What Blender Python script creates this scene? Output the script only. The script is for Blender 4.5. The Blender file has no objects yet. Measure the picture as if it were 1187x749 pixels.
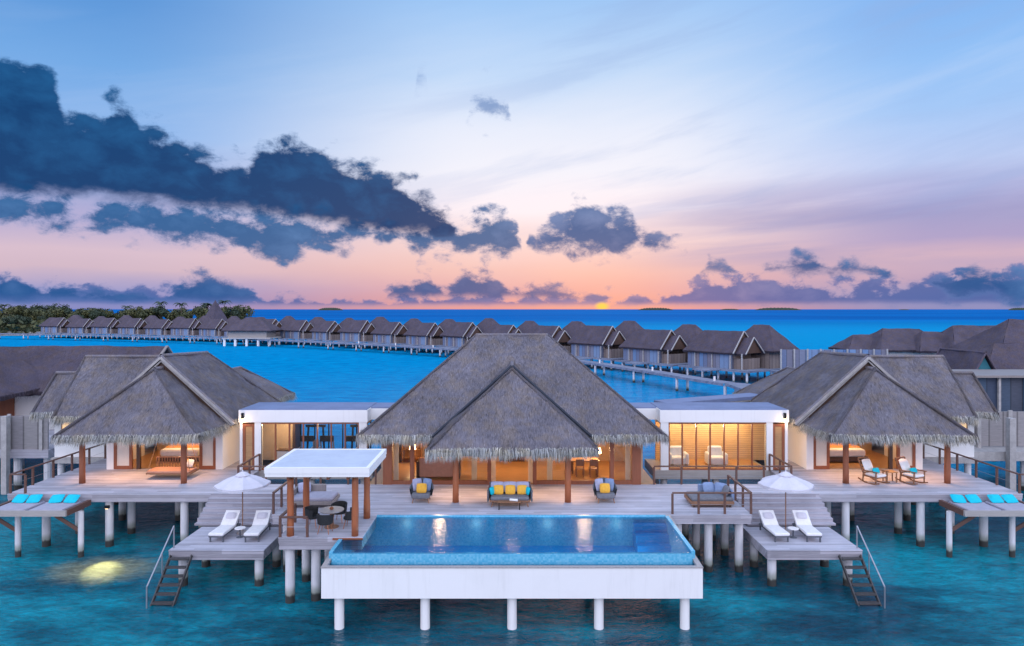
import bpy, math, random
from mathutils import Vector, Matrix
random.seed(7)
R = math.radians
PI = math.pi
scene = bpy.context.scene
col = scene.collection

# ------------------------------------------------------------------ camera
cam_d = bpy.data.cameras.new("camera")
cam_d.lens = 24.0; cam_d.sensor_width = 36.0
cam_d.clip_start = 0.5; cam_d.clip_end = 90000
cam_d.shift_y = -0.0135
cam = bpy.data.objects.new("camera", cam_d); col.objects.link(cam)
cam.location = (0, 0, 12.0); cam.rotation_euler = (R(90), 0, 0)
scene.camera = cam
scene.view_settings.view_transform = 'Standard'
scene.view_settings.look = 'None'
scene.view_settings.exposure = 0.0
scene.view_settings.gamma = 1.0
scene.cycles.use_denoising = True
scene.cycles.max_bounces = 8
scene.cycles.transparent_max_bounces = 12
scene.cycles.caustics_reflective = False
scene.cycles.caustics_refractive = False
scene.cycles.sample_clamp_indirect = 4.0

def lin(c):
    return tuple(((v/255)/12.92 if v/255 <= .04045 else ((v/255+.055)/1.055)**2.4) for v in c) + (1,)

# ------------------------------------------------------------------ node helper
class NT:
    def __init__(s, tree): s.t = tree; s.n = tree.nodes; s.l = tree.links
    def put(s, sock, v):
        if isinstance(v, bpy.types.NodeSocket): s.l.new(v, sock)
        elif v is not None:
            if sock.type == 'VECTOR' and len(v) > 3: v = v[:3]
            sock.default_value = v
    def new(s, typ, **kw):
        n = s.n.new(typ)
        for k, v in kw.items(): setattr(n, k, v)
        return n
    def M(s, op, a, b=None, c=None, clamp=False):
        n = s.new('ShaderNodeMath', operation=op, use_clamp=clamp)
        for i, v in enumerate((a, b, c)):
            if v is not None: s.put(n.inputs[i], v)
        return n.outputs[0]
    def V(s, op, a, b=None):
        n = s.new('ShaderNodeVectorMath', operation=op)
        s.put(n.inputs[0], a)
        if b is not None:
            if op == 'SCALE': s.put(n.inputs['Scale'], b)
            else: s.put(n.inputs[1], b)
        return n.outputs[1] if op in ('LENGTH', 'DOT_PRODUCT') else n.outputs[0]
    def xyz(s, v):
        n = s.new('ShaderNodeSeparateXYZ'); s.put(n.inputs[0], v); return n.outputs
    def comb(s, x, y, z):
        n = s.new('ShaderNodeCombineXYZ')
        for i, v in enumerate((x, y, z)): s.put(n.inputs[i], v)
        return n.outputs[0]
    def noise(s, vec, scale=5, detail=4, rough=.5, dist=0.0, out=0):
        n = s.new('ShaderNodeTexNoise')
        if vec is not None: s.put(n.inputs['Vector'], vec)
        s.put(n.inputs['Scale'], scale); s.put(n.inputs['Detail'], detail)
        s.put(n.inputs['Roughness'], rough); s.put(n.inputs['Distortion'], dist)
        return n.outputs[out]
    def sm(s, v, a, b, lo=0.0, hi=1.0):
        n = s.new('ShaderNodeMapRange', interpolation_type='SMOOTHSTEP')
        for i, x in enumerate((v, a, b, lo, hi)): s.put(n.inputs[i], x)
        return n.outputs[0]
    def lr(s, v, a, b, lo=0.0, hi=1.0):
        n = s.new('ShaderNodeMapRange')
        for i, x in enumerate((v, a, b, lo, hi)): s.put(n.inputs[i], x)
        return n.outputs[0]
    def mix(s, f, a, b, mode='MIX'):
        n = s.new('ShaderNodeMix', data_type='RGBA', blend_type=mode)
        s.put(n.inputs[0], f); s.put(n.inputs[6], a); s.put(n.inputs[7], b)
        return n.outputs[2]
    def ramp(s, f, stops):
        n = s.new('ShaderNodeValToRGB'); cr = n.color_ramp
        while len(cr.elements) < len(stops): cr.elements.new(0.5)
        for e, (p, c) in zip(cr.elements, stops): e.position = p; e.color = c
        s.put(n.inputs[0], f); return n.outputs[0]
    def bump(s, h, strength=.3, dist=.05, normal=None):
        n = s.new('ShaderNodeBump')
        s.put(n.inputs['Strength'], strength); s.put(n.inputs['Distance'], dist); s.put(n.inputs['Height'], h)
        if normal is not None: s.put(n.inputs['Normal'], normal)
        return n.outputs[0]

# ------------------------------------------------------------------ world: dusk sky with cloud banks
SUN_AZ = math.atan((698-593.5)/791.3)
world = bpy.data.worlds.new("World"); scene.world = world; world.use_nodes = True
BACK_GAIN = 2.32
def build_world():
    w = NT(world.node_tree); w.n.clear()
    d = w.new('ShaderNodeTexCoord').outputs['Generated']
    x, y, z = w.xyz(d)
    hyp = w.M('SQRT', w.M('ADD', w.M('MULTIPLY', x, x), w.M('MULTIPLY', y, y)))
    u = w.M('ARCTAN2', x, y)
    t = w.M('DIVIDE', z, w.M('MAXIMUM', hyp, .001))
    U01 = w.M('DIVIDE', w.M('ADD', u, .8), 1.6, clamp=True)
    T01 = w.M('MULTIPLY', t, 2.0, clamp=True)
    def pu(px): return (math.atan((px-593.5)/791.3)+.8)/1.6
    def pt(px, py): return (358.5-py)/math.hypot(791.3, px-593.5)
    # slow warp so that bands are not ruled lines
    wv = w.comb(w.M('MULTIPLY', u, 1.6), w.M('MULTIPLY', t, 5.0), 0.3)
    warp = w.M('SUBTRACT', w.noise(wv, 2.2, 4, .55), .5)
    Tw = w.M('ADD', T01, w.M('MULTIPLY', warp, .07), clamp=True)
    def grad(px, stops):
        st = [(min(1, max(0, 2*pt(px, py))), lin(c)) for py, c in stops]
        st.sort(key=lambda s_: s_[0]); return w.ramp(Tw, st)
    gl = grad(150, [(357,(136,140,196)),(335,(160,158,204)),(312,(210,184,200)),(292,(216,190,206)),(262,(182,174,212)),(225,(160,170,216)),(150,(140,182,236)),(80,(116,170,230)),(0,(94,152,218))])
    gc = grad(660, [(357,(226,158,156)),(338,(226,172,176)),(312,(240,194,188)),(285,(247,212,208)),(262,(250,224,224)),(240,(253,240,246)),(200,(243,242,252)),(150,(230,236,252)),(90,(194,218,249)),(0,(160,200,246))])
    gr = grad(1120, [(357,(140,142,190)),(335,(158,154,196)),(318,(188,162,190)),(295,(214,180,196)),(275,(176,162,202)),(245,(164,160,204)),(215,(186,188,228)),(185,(190,206,244)),(120,(164,200,247)),(60,(146,192,246)),(0,(132,182,242))])
    wl = w.sm(u, math.atan((560-593.5)/791), math.atan((110-593.5)/791))
    wr = w.sm(u, math.atan((730-593.5)/791), math.atan((1100-593.5)/791))
    base = w.mix(wr, w.mix(wl, gc, gl), gr)
    # high thin cirrus streaks, fanning up to the right
    ca, sa = math.cos(R(13)), math.sin(R(13))
    ru = w.M('ADD', w.M('MULTIPLY', u, ca), w.M('MULTIPLY', t, sa))
    rt = w.M('SUBTRACT', w.M('MULTIPLY', t, ca), w.M('MULTIPLY', u, sa))
    ci = w.noise(w.comb(w.M('MULTIPLY', ru, 1.5), w.M('MULTIPLY', rt, 9.5), 4.2), 2.0, 6, .55, .3)
    cim = w.M('MULTIPLY', w.sm(ci, .47, .68), w.sm(t, .06, .16))
    base = w.mix(w.M('MULTIPLY', cim, w.sm(u, -.45, .25, .03, .34)), base, lin((150,178,226)))
    cib = w.M('MULTIPLY', w.sm(ci, .5, .3), w.M('MULTIPLY', w.sm(t, .08, .2), w.sm(t, .5, .25)))
    base = w.mix(w.M('MULTIPLY', cib, w.sm(u, -.45, .1, .06, .13)), base, lin((240,243,253)))
    # lavender altostratus low on the right
    rt2 = w.M('SUBTRACT', t, w.M('MULTIPLY', u, .06))
    st = w.noise(w.comb(w.M('MULTIPLY', u, 1.6), w.M('MULTIPLY', rt2, 17), 9.1), 1.4, 6, .52)
    stm = w.M('MULTIPLY', w.sm(st, .36, .62), w.M('MULTIPLY', w.M('MULTIPLY', w.sm(t, .04, .08), w.sm(t, .2, .13)), w.sm(u, .08, .35)))
    base = w.mix(w.M('MULTIPLY', stm, .55), base, lin((146,148,198)))
    # glow around the setting sun
    du = w.M('SUBTRACT', u, SUN_AZ)
    dist = w.M('SQRT', w.M('ADD', w.M('POWER', w.M('MULTIPLY', du, .55), 2), w.M('POWER', w.M('SUBTRACT', t, .004), 2)))
    base = w.mix(w.M('MULTIPLY', w.sm(dist, .10, .0), .28), base, lin((255,172,120)))
    # cloud noise
    cv = w.comb(u, w.M('MULTIPLY', t, 1.5), 1.7)
    n1 = w.noise(cv, 9, 9, .58, .25)
    n2 = w.noise(w.V('ADD', cv, (3.1, 1.2, .4)), 26, 7, .62, .4)
    vo = w.new('ShaderNodeTexVoronoi', feature='SMOOTH_F1'); w.put(vo.inputs['Vector'], w.V('ADD', cv, w.V('SCALE', w.noise(cv, 14, 3, .5, 0, 1), .03)))
    vo.inputs['Scale'].default_value = 26; vo.inputs['Smoothness'].default_value = .35
    bil = w.M('SUBTRACT', .55, vo.outputs['Distance'])
    n3 = w.noise(w.V('ADD', cv, (7.7, 2.9, 1.4)), 62, 8, .72, .3)
    edge = w.M('ADD', w.M('ADD', w.M('MULTIPLY', w.M('SUBTRACT', n1, .47), .17), w.M('MULTIPLY', w.M('SUBTRACT', n2, .48), .15)), w.M('ADD', w.M('MULTIPLY', w.M('SUBTRACT', bil, .12), .10), w.M('MULTIPLY', w.M('SUBTRACT', n3, .5), .10)))
    def fcurve(pts, shift):
        n = w.new('ShaderNodeFloatCurve'); m = n.mapping; c = m.curves[0]
        dense = []
        for (xa, ya), (xb, yb) in zip(pts, pts[1:]):
            k = max(1, int(abs(xb-xa)/40))
            dense += [(xa+(xb-xa)*i/k, ya+(yb-ya)*i/k) for i in range(k)]
        dense.append(pts[-1])
        xs = sorted((max(0.0, min(1.0, pu(px))), max(0.0, min(1.0, .1 + 2*pt(px, py)))) for px, py in dense)
        if xs[0][0] > .002: xs = [(0, xs[0][1])] + xs
        if xs[-1][0] < .998: xs = xs + [(1, xs[-1][1])]
        c.points[0].location = xs[0]; c.points[1].location = xs[-1]
        for p in xs[1:-1]: c.points.new(*p)
        for p in c.points: p.handle_type = 'VECTOR'
        m.update(); w.put(n.inputs['Value'], U01)
        return w.M('DIVIDE', w.M('SUBTRACT', n.outputs[0], .1), 2.0)
    def layer(top, bot, amp, amp_b, soft):
        tp, bt = fcurve(top, 0), fcurve(bot, 0)
        a = w.M('ADD', w.M('SUBTRACT', tp, t), w.M('MULTIPLY', edge, amp))
        b = w.M('ADD', w.M('SUBTRACT', t, bt), w.M('MULTIPLY', edge, amp_b))
        return w.sm(w.M('MINIMUM', a, b), -.002, soft), tp, bt
    def over(b_, layer_, dark, light, op=1.0, base_dark=.5, k=1.0):
        m, tp, bt = layer_
        h = w.M('DIVIDE', w.M('SUBTRACT', t, bt), w.M('MAXIMUM', w.M('SUBTRACT', tp, bt), .012), clamp=True)
        f = w.M('ADD', w.M('ADD', w.M('MULTIPLY', w.M('SUBTRACT', n1, .5), 1.8), w.M('ADD', w.M('MULTIPLY', w.M('SUBTRACT', n2, .5), 1.3), w.M('MULTIPLY', w.M('SUBTRACT', bil, .2), .5))), w.M('MULTIPLY', h, base_dark), clamp=True)
        thin = w.sm(m, .8, .1)
        f = w.M('MAXIMUM', w.M('SUBTRACT', w.M('MULTIPLY', f, .75), .05, clamp=True), w.M('MULTIPLY', thin, .7))
        lt_ = w.mix(w.M('MULTIPLY', w.sm(dist, .2, .02), .25), lin(light), lin((244, 176, 160)))
        return w.mix(w.M('MULTIPLY', m, op), b_, w.mix(f, lin(dark), lt_))
    DK, LT = (0, 60, 114), (34, 108, 168)
    # soft grey-blue low mass along the horizon, right and left
    base = over(base, layer([(-220,316),(0,320),(60,322),(140,331),(230,324),(320,343),(420,348),(520,338),(600,342),(700,349),(780,338),(830,318),(880,322),(930,330),(1000,322),(1060,318),(1120,312),(1187,316),(1400,310)],
                            [(-220,356),(400,357),(800,356),(1400,356)], .30, .02, .011), (66,100,166), (132,142,194), .92, .3)
    # low cumulus on the horizon
    base = over(base, layer([(-220,322),(0,318),(60,320),(110,336),(180,338),(208,322),(228,311),(256,315),(276,328),(300,340),(340,356),(430,356),(447,338),(462,322),(500,318),(518,330),(540,311),(566,313),(590,326),(640,332),(700,346),(760,352),(800,360),(1400,360)],
                            [(-220,353),(0,353),(200,354),(300,352),(420,350),(460,350),(560,351),(640,350),(760,354),(1400,356)], .30, .08, .016), (28,88,150), (86,128,188), .96, .4)
    # right hand cumulus
    base = over(base, layer([(-220,372),(780,372),(806,330),(822,301),(842,302),(856,322),(878,326),(888,306),(918,292),(946,291),(964,302),(990,302),(1016,308),(1048,318),(1070,326),(1098,318),(1128,302),(1150,310),(1187,320),(1400,312)],
                            [(-220,310),(780,312),(830,318),(880,318),(930,322),(990,320),(1050,326),(1110,345),(1187,350),(1400,350)], .26, .16, .016), (22,86,148), (88,136,194), .96, .5)
    # centre cloud
    base = over(base, layer([(-220,372),(596,372),(612,276),(630,262),(652,252),(662,236),(676,230),(694,240),(706,246),(716,243),(733,240),(742,260),(770,274),(796,282),(812,372),(1400,372)],
                            [(-220,270),(600,280),(640,298),(700,301),(760,299),(800,294),(1400,280)], .40, .30, .022), (28,90,150), (92,138,194), .97, .5)
    # ragged band under the great cloud
    base = over(base, layer([(-220,216),(0,222),(150,231),(300,243),(420,257),(520,254),(550,240),(575,244),(600,262),(620,372),(1400,372)],
                            [(-220,262),(0,266),(100,268),(200,286),(300,302),(336,304),(352,292),(420,288),(470,296),(520,302),(590,302),(640,270),(1400,260)], .46, .36, .024), (22,92,150), (92,142,200), .94, .2)
    # the great dark cloud bank
    base = over(base, layer([(-220,50),(0,66),(44,64),(60,84),(74,122),(104,132),(122,128),(130,106),(148,107),(160,138),(196,148),(232,168),(262,180),(288,182),(298,156),(318,148),(344,152),(372,166),(410,186),(452,194),(486,214),(514,236),(536,262),(552,282),(570,372),(1400,372)],
                            [(-220,232),(0,234),(100,238),(200,248),(300,256),(400,272),(480,284),(556,284),(1400,280)], .42, .14, .026), DK, LT, .98, .35)
    # wisps
    base = over(base, layer([(-220,372),(528,372),(540,126),(556,98),(572,94),(592,106),(604,372),(1400,372)], [(-220,148),(1400,148)], .75, .7, .05), (96,134,190), (160,182,222), .75, .3)
    base = over(base, layer([(-220,372),(474,372),(480,72),(494,58),(506,372),(1400,372)], [(-220,110),(1400,110)], .4, .4, .05), (130,160,210), (170,190,230), .6, .3)
    # the sun's disc edge at the horizon, behind thin cloud
    ds = w.M('SQRT', w.M('ADD', w.M('POWER', w.M('MULTIPLY', du, .62), 2), w.M('POWER', w.M('SUBTRACT', t, .0042), 2)))
    base = w.mix(w.M('MULTIPLY', w.sm(ds, .0085, .002), .95), base, (1.0, .66, .10, 1))
    # zenith and the sky behind the camera
    base = w.mix(w.sm(z, .42, .8), base, (.62, .78, 1.15, 1))
    bk = w.ramp(w.M('MULTIPLY', w.M('ADD', z, .0), 1.0, clamp=True), [(0, (.58,.60,.82,1)), (.25, (.88,.83,1.0,1)), (.6, (.76,.84,1.08,1)), (1, (.38,.50,.78,1))])
    bk = w.V('SCALE', bk, BACK_GAIN)
    base = w.mix(w.sm(y, .35, -.35), base, bk)
    sky = w.new('ShaderNodeTexSky', sky_type='NISHITA')
    sky.sun_disc = False; sky.sun_elevation = R(2.0); sky.sun_rotation = SUN_AZ
    add = w.V('ADD', base, w.V('SCALE', sky.outputs[0], .004))
    bg = w.new('ShaderNodeBackground'); w.put(bg.inputs[0], add); bg.inputs[1].default_value = 1.0
    out = w.new('ShaderNodeOutputWorld'); w.l.new(bg.outputs[0], out.inputs[0])
build_world()

# the sun, at the horizon behind thin cloud
sd = bpy.data.lights.new("sun", 'SUN'); sd.energy = 0.03; sd.angle = R(16.0); sd.color = (1, .62, .38)
so = bpy.data.objects.new("sun", sd); col.objects.link(so)
so.rotation_euler = (R(88.0), 0, PI - SUN_AZ)

# ------------------------------------------------------------------ materials
def new_mat(name):
    m = bpy.data.materials.new(name); m.use_nodes = True
    w = NT(m.node_tree); w.n.clear()
    out = w.new('ShaderNodeOutputMaterial'); p = w.new('ShaderNodeBsdfPrincipled')
    w.l.new(p.outputs[0], out.inputs[0])
    return m, w, p, out
MATS = {}
def plain(name, c, rough=.6, var=.12, scale=6, bump=.1, metal=0.0, spec=.4):
    m, w, p, o = new_mat(name)
    tc = w.new('ShaderNodeTexCoord').outputs['Object']
    n = w.noise(tc, scale, 5, .6)
    n2 = w.noise(tc, scale*7, 3, .6)
    f = w.M('ADD', w.M('MULTIPLY', n, .7), w.M('MULTIPLY', n2, .3))
    a = tuple(v*(1-var) for v in c)+(1,); b = tuple(min(1, v*(1+var)) for v in c)+(1,)
    w.put(p.inputs['Base Color'], w.mix(w.sm(f, .35, .65), a, b))
    p.inputs['Roughness'].default_value = rough; p.inputs['Metallic'].default_value = metal
    p.inputs['Specular IOR Level'].default_value = spec
    if bump: w.put(p.inputs['Normal'], w.bump(n2, bump, .02))
    MATS[name] = m; return m
def thatch_mat(name, c):
    m, w, p, o = new_mat(name)
    uv = w.new('ShaderNodeUVMap').outputs[0]
    ux, uy, _ = w.xyz(uv)
    tint = w.new('ShaderNodeAttribute', attribute_name='tint').outputs['Fac']
    strand = w.noise(w.comb(w.M('MULTIPLY', ux, 22), w.M('MULTIPLY', uy, 3.2), 0), 1, 4, .65)
    fine = w.noise(w.comb(w.M('MULTIPLY', ux, 55), w.M('MULTIPLY', uy, 9), 2), 1, 3, .6)
    blot = w.noise(w.new('ShaderNodeTexCoord').outputs['Object'], .55, 4, .55)
    row = w.M('FRACT', w.M('DIVIDE', w.M('ADD', uy, w.M('MULTIPLY', strand, .12)), .34))
    f = w.M('ADD', w.M('ADD', w.M('MULTIPLY', w.M('SUBTRACT', strand, .5), 1.5), w.M('MULTIPLY', w.M('SUBTRACT', fine, .5), 1.1)), w.M('MULTIPLY', w.M('SUBTRACT', blot, .5), .9))
    k = w.M('MULTIPLY', w.M('ADD', 1.0, f), tint)
    k = w.M('MAXIMUM', k, .15)
    warm = w.noise(w.new('ShaderNodeTexCoord').outputs['Object'], 1.7, 3, .6)
    cc = w.mix(w.sm(warm, .4, .65), c+(1,), (c[0]*1.12, c[1]*1.02, c[2]*.84, 1))
    w.put(p.inputs['Base Color'], w.V('SCALE', cc, k))
    p.inputs['Roughness'].default_value = .9; p.inputs['Specular IOR Level'].default_value = .15
    h = w.M('ADD', w.M('ADD', strand, w.M('MULTIPLY', fine, .6)), w.M('MULTIPLY', row, .06))
    w.put(p.inputs['Normal'], w.bump(h, .8, .06))
    MATS[name] = m; return m
def deck_mat(name, c, along='x', pw=.14):
    m, w, p, o = new_mat(name)
    tc = w.new('ShaderNodeTexCoord').outputs['Object']
    x, y, z = w.xyz(tc)
    a, b = (x, y) if along == 'x' else (y, x)
    b = w.M('ADD', b, z)
    q = w.M('DIVIDE', b, pw); pid = w.M('FLOOR', q); fr = w.M('FRACT', q)
    wn = w.new('ShaderNodeTexWhiteNoise', noise_dimensions='2D')
    seg = w.M('FLOOR', w.M('ADD', w.M('DIVIDE', a, 3.4), w.M('MULTIPLY', pid, .37)))
    w.put(wn.inputs['Vector'], w.comb(pid, seg, 0))
    grain = w.noise(w.comb(w.M('MULTIPLY', a, 1.4), w.M('MULTIPLY', b, 26), 0), 1.0, 5, .6)
    blot = w.noise(tc, .5, 5, .6); blot2 = w.noise(w.V('MULTIPLY', tc, (.25, 2.2, 2.2)), .7, 3, .5)
    k = w.M('ADD', w.M('ADD', w.M('MULTIPLY', wn.outputs['Value'], .36), w.M('MULTIPLY', w.M('SUBTRACT', grain, .5), .5)), w.M('ADD', w.M('MULTIPLY', w.M('SUBTRACT', blot, .5), .55), w.M('MULTIPLY', w.M('SUBTRACT', blot2, .5), .6)))
    k = w.M('ADD', k, .82)
    gap = w.M('MINIMUM', w.sm(fr, .0, .06), w.sm(fr, 1.0, .94))
    k = w.M('MULTIPLY', k, w.lr(gap, 0, 1, .35, 1))
    w.put(p.inputs['Base Color'], w.V('SCALE', c+(1,), k))
    p.inputs['Roughness'].default_value = .75; p.inputs['Specular IOR Level'].default_value = .25
    w.put(p.inputs['Normal'], w.bump(w.M('ADD', gap, w.M('MULTIPLY', grain, .4)), .5, .012))
    MATS[name] = m; return m
def wood_mat(name, c, axis='z', rough=.5):
    m, w, p, o = new_mat(name)
    tc = w.new('ShaderNodeTexCoord').outputs['Object']
    sc = {'z': (14, 14, 1.2), 'x': (1.2, 14, 14), 'y': (14, 1.2, 14)}[axis]
    n = w.noise(w.V('MULTIPLY', tc, sc), 1.0, 5, .6, .4)
    n2 = w.noise(tc, 1.1, 3)
    k = w.M('ADD', .55, w.M('ADD', w.M('MULTIPLY', n, .7), w.M('MULTIPLY', n2, .25)))
    w.put(p.inputs['Base Color'], w.V('SCALE', c+(1,), k))
    p.inputs['Roughness'].default_value = rough
    w.put(p.inputs['Normal'], w.bump(n, .2, .01))
    MATS[name] = m; return m
def pile_mat(name, c):
    m, w, p, o = new_mat(name)
    pos = w.new('ShaderNodeNewGeometry').outputs['Position']
    z = w.xyz(pos)[2]
    n = w.noise(w.V('MULTIPLY', pos, (3, 3, .8)), 2.0, 5, .65)
    k = w.M('ADD', .8, w.M('MULTIPLY', n, .4))
    zz = w.M('ADD', z, w.M('MULTIPLY', n, -.3))
    wet = w.sm(zz, .10, .24); alg = w.sm(zz, .22, .6)
    body = w.mix(alg, (.30, .32, .28, 1), w.V('SCALE', c+(1,), k))
    w.put(p.inputs['Base Color'], w.mix(wet, (.035, .034, .03, 1), body))
    p.inputs['Roughness'].default_value = .7
    w.put(p.inputs['Normal'], w.bump(n, .15, .02))
    MATS[name] = m; return m
def emit_mat(name, c, strength):
    m, w, p, o = new_mat(name)
    w.put(p.inputs['Base Color'], c+(1,)); p.inputs['Emission Color'].default_value = c+(1,); p.inputs['Emission Strength'].default_value = strength
    MATS[name] = m; return m
def glass_mat(name, tintc, f0=.06):
    m, w, p, o = new_mat(name); w.n.remove(p)
    tr = w.new('ShaderNodeBsdfTransparent'); tr.inputs[0].default_value = tintc+(1,)
    gl = w.new('ShaderNodeBsdfGlossy'); gl.inputs['Roughness'].default_value = .02
    fr = w.new('ShaderNodeFresnel'); fr.inputs[0].default_value = 1.45
    mx = w.new('ShaderNodeMixShader'); w.put(mx.inputs[0], w.M('MULTIPLY', fr.outputs[0], .8))
    w.l.new(tr.outputs[0], mx.inputs[1]); w.l.new(gl.outputs[0], mx.inputs[2]); w.l.new(mx.outputs[0], o.inputs[0])
    MATS[name] = m; return m

thatch_mat('thatch', (.162, .153, .180))
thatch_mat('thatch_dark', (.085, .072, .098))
thatch_mat('straw', (.36, .36, .35))
deck_mat('deck', (.44, .435, .49), 'x')
deck_mat('deck_edge', (.40, .38, .42), 'x', .15)
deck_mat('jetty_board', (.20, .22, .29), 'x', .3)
deck_mat('deck_lengthwise', (.46, .42, .435), 'y')
wood_mat('red_wood', (.26, .085, .038))
wood_mat('rail_wood', (.12, .06, .045), 'x', .55)
wood_mat('rust_log', (.36, .11, .04))
wood_mat('grey_wood', (.24, .21, .20))
wood_mat('pale_wood', (.36, .33, .31), 'x')
wood_mat('floor_wood', (.45, .25, .11), 'x', .35)
wood_mat('tan_wood', (.42, .24, .11), 'x')
wood_mat('chair_wood', (.24, .12, .065))
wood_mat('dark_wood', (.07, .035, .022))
pile_mat('pile', (.66, .64, .66))
plain('cream', (.74, .69, .62), .7, .04, 1.5, .05)
plain('membrane', (.50, .55, .64), .5, .07, .8, .05)
plain('roof_membrane', (.16, .20, .33), .6, .12, .8, .05)
plain('white_fabric', (.80, .79, .79), .85, .05, 5, .2)
plain('canopy_fabric', (.60, .58, .64), .85, .05, 3, .15)
plain('ladder_wood', (.06, .055, .055), .6, .25, 9, .15)
plain('mattress_grey', (.36, .35, .42), .85, .08, 4, .2)
plain('grey_weave', (.10, .11, .13), .8, .25, 30, .4)
plain('seat_grey', (.16, .165, .185), .9, .15, 14, .3)
plain('blue_fabric', (.20, .27, .42), .9, .1, 9, .25)
plain('lilac_fabric', (.38, .39, .52), .9, .1, 9, .25)
plain('yellow_fabric', (.80, .42, .05), .85, .1, 9, .25)
plain('turquoise', (.0, .48, .60), .8, .08, 7, .2)
plain('teal_panel', (.03, .17, .22), .7, .1, 3, .1)
plain('orange_fabric', (.62, .28, .06), .85, .1, 6, .2)
plain('tan_fabric', (.50, .27, .19), .85, .07, 6, .2)
plain('black_weave', (.022, .024, .026), .7, .3, 30, .4)
plain('black_metal', (.02, .02, .022), .4, .2, 10, .0, .6)
plain('steel', (.42, .43, .46), .35, .1, 8, .05, .8)
plain('copper', (.45, .19, .10), .35, .1, 8, .05, .7)
plain('stone_top', (.36, .33, .32), .4, .15, 12, .05)
plain('trim_board', (.40, .38, .37), .7, .15, 3, .15)
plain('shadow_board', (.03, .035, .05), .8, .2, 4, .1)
plain('trunk', (.12, .09, .07), .9, .2, 4, .3)
plain('sand', (.55, .48, .40), .95, .1, .4, .1)
plain('island_green', (.035, .05, .03), .95, .35, .08, .3)
emit_mat('lamp_glow', (1.0, .72, .38), 9.0)
glass_mat('glass', (.90, .93, .94))
def curtain_mat():
    m, w, p, o = new_mat('curtain'); w.n.remove(p)
    n = w.noise(w.V('MULTIPLY', w.new('ShaderNodeTexCoord').outputs['Object'], (18, 18, .6)), 1, 3)
    c = w.mix(n, (.72, .68, .62, 1), (.84, .80, .74, 1))
    d = w.new('ShaderNodeBsdfDiffuse'); t_ = w.new('ShaderNodeBsdfTranslucent'); w.put(d.inputs[0], c); w.put(t_.inputs[0], c)
    mx = w.new('ShaderNodeMixShader'); mx.inputs[0].default_value = .5
    w.l.new(d.outputs[0], mx.inputs[1]); w.l.new(t_.outputs[0], mx.inputs[2]); w.l.new(mx.outputs[0], o.inputs[0]); MATS['curtain'] = m
curtain_mat()
plain('warm_wall', (.50, .37, .26), .8, .06, 2, .05)
def panel_mat(name, c1, c2, c3):
    # far villa wall panels of weathered boards, some blue grey and some brown
    m, w, p, o = new_mat(name)
    x, y, z = w.xyz(w.new('ShaderNodeTexCoord').outputs['Object'])
    q = w.M('DIVIDE', w.M('ADD', x, y), .95); pid = w.M('FLOOR', q); fr = w.M('FRACT', q)
    wn = w.new('ShaderNodeTexWhiteNoise', noise_dimensions='1D'); w.put(wn.inputs['W'], pid)
    c = w.ramp(wn.outputs['Value'], [(0, c1+(1,)), (.45, c2+(1,)), (.8, c3+(1,)), (1, c1+(1,))])
    g = w.noise(w.comb(w.M('MULTIPLY', x, 2), w.M('MULTIPLY', y, 2), w.M('MULTIPLY', z, 12)), 1, 3)
    k = w.M('MULTIPLY', w.lr(w.M('MINIMUM', w.sm(fr, 0, .09), w.sm(fr, 1, .91)), 0, 1, .4, 1), w.M('ADD', .7, w.M('MULTIPLY', g, .6)))
    w.put(p.inputs['Base Color'], w.V('SCALE', c, k)); p.inputs['Roughness'].default_value = .7
    MATS[name] = m
panel_mat('panels', (.17, .27, .44), (.20, .17, .19), (.09, .17, .33))
panel_mat('panels_dark', (.04, .09, .16), (.06, .07, .10), (.03, .06, .12))
panel_mat('brown_panels', (.22, .17, .15), (.26, .21, .19), (.18, .14, .13))
panel_mat('fence_panels', (.27, .25, .25), (.31, .29, .29), (.24, .22, .23))
def stained_mat(name, c):
    m, w, p, o = new_mat(name)
    pos = w.new('ShaderNodeNewGeometry').outputs['Position']
    n = w.noise(w.V('MULTIPLY', pos, (3.2, 3.2, .22)), 1.6, 5, .65)
    n2 = w.noise(pos, .8, 4, .6)
    k = w.M('ADD', w.M('MULTIPLY', w.sm(n, .52, .8), .16), w.M('MULTIPLY', w.sm(n2, .45, .75), .07))
    w.put(p.inputs['Base Color'], w.mix(k, c+(1,), (.42, .41, .38, 1)))
    p.inputs['Roughness'].default_value = .65
    w.put(p.inputs['Normal'], w.bump(w.noise(pos, 26, 3), .05, .01))
    MATS[name] = m
stained_mat('white', (.83, .82, .81))
def slat_mat(name, c, pitch, axis='z'):
    m, w, p, o = new_mat(name)
    x, y, z = w.xyz(w.new('ShaderNodeTexCoord').outputs['Object'])
    q = w.M('FRACT', w.M('DIVIDE', z if axis == 'z' else x, pitch))
    g = w.noise(w.comb(w.M('MULTIPLY', x, 1), y, w.M('MULTIPLY', z, 20)), 1.2, 4)
    k = w.M('MULTIPLY', w.lr(w.M('MINIMUM', w.sm(q, 0, .12), w.sm(q, 1, .88)), 0, 1, .35, 1), w.M('ADD', .65, w.M('MULTIPLY', g, .7)))
    w.put(p.inputs['Base Color'], w.V('SCALE', c+(1,), k)); p.inputs['Roughness'].default_value = .55
    MATS[name] = m
slat_mat('slat_wall', (.62, .40, .20), .13)
slat_mat('slat_door', (.22, .085, .042), .09)
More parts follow.
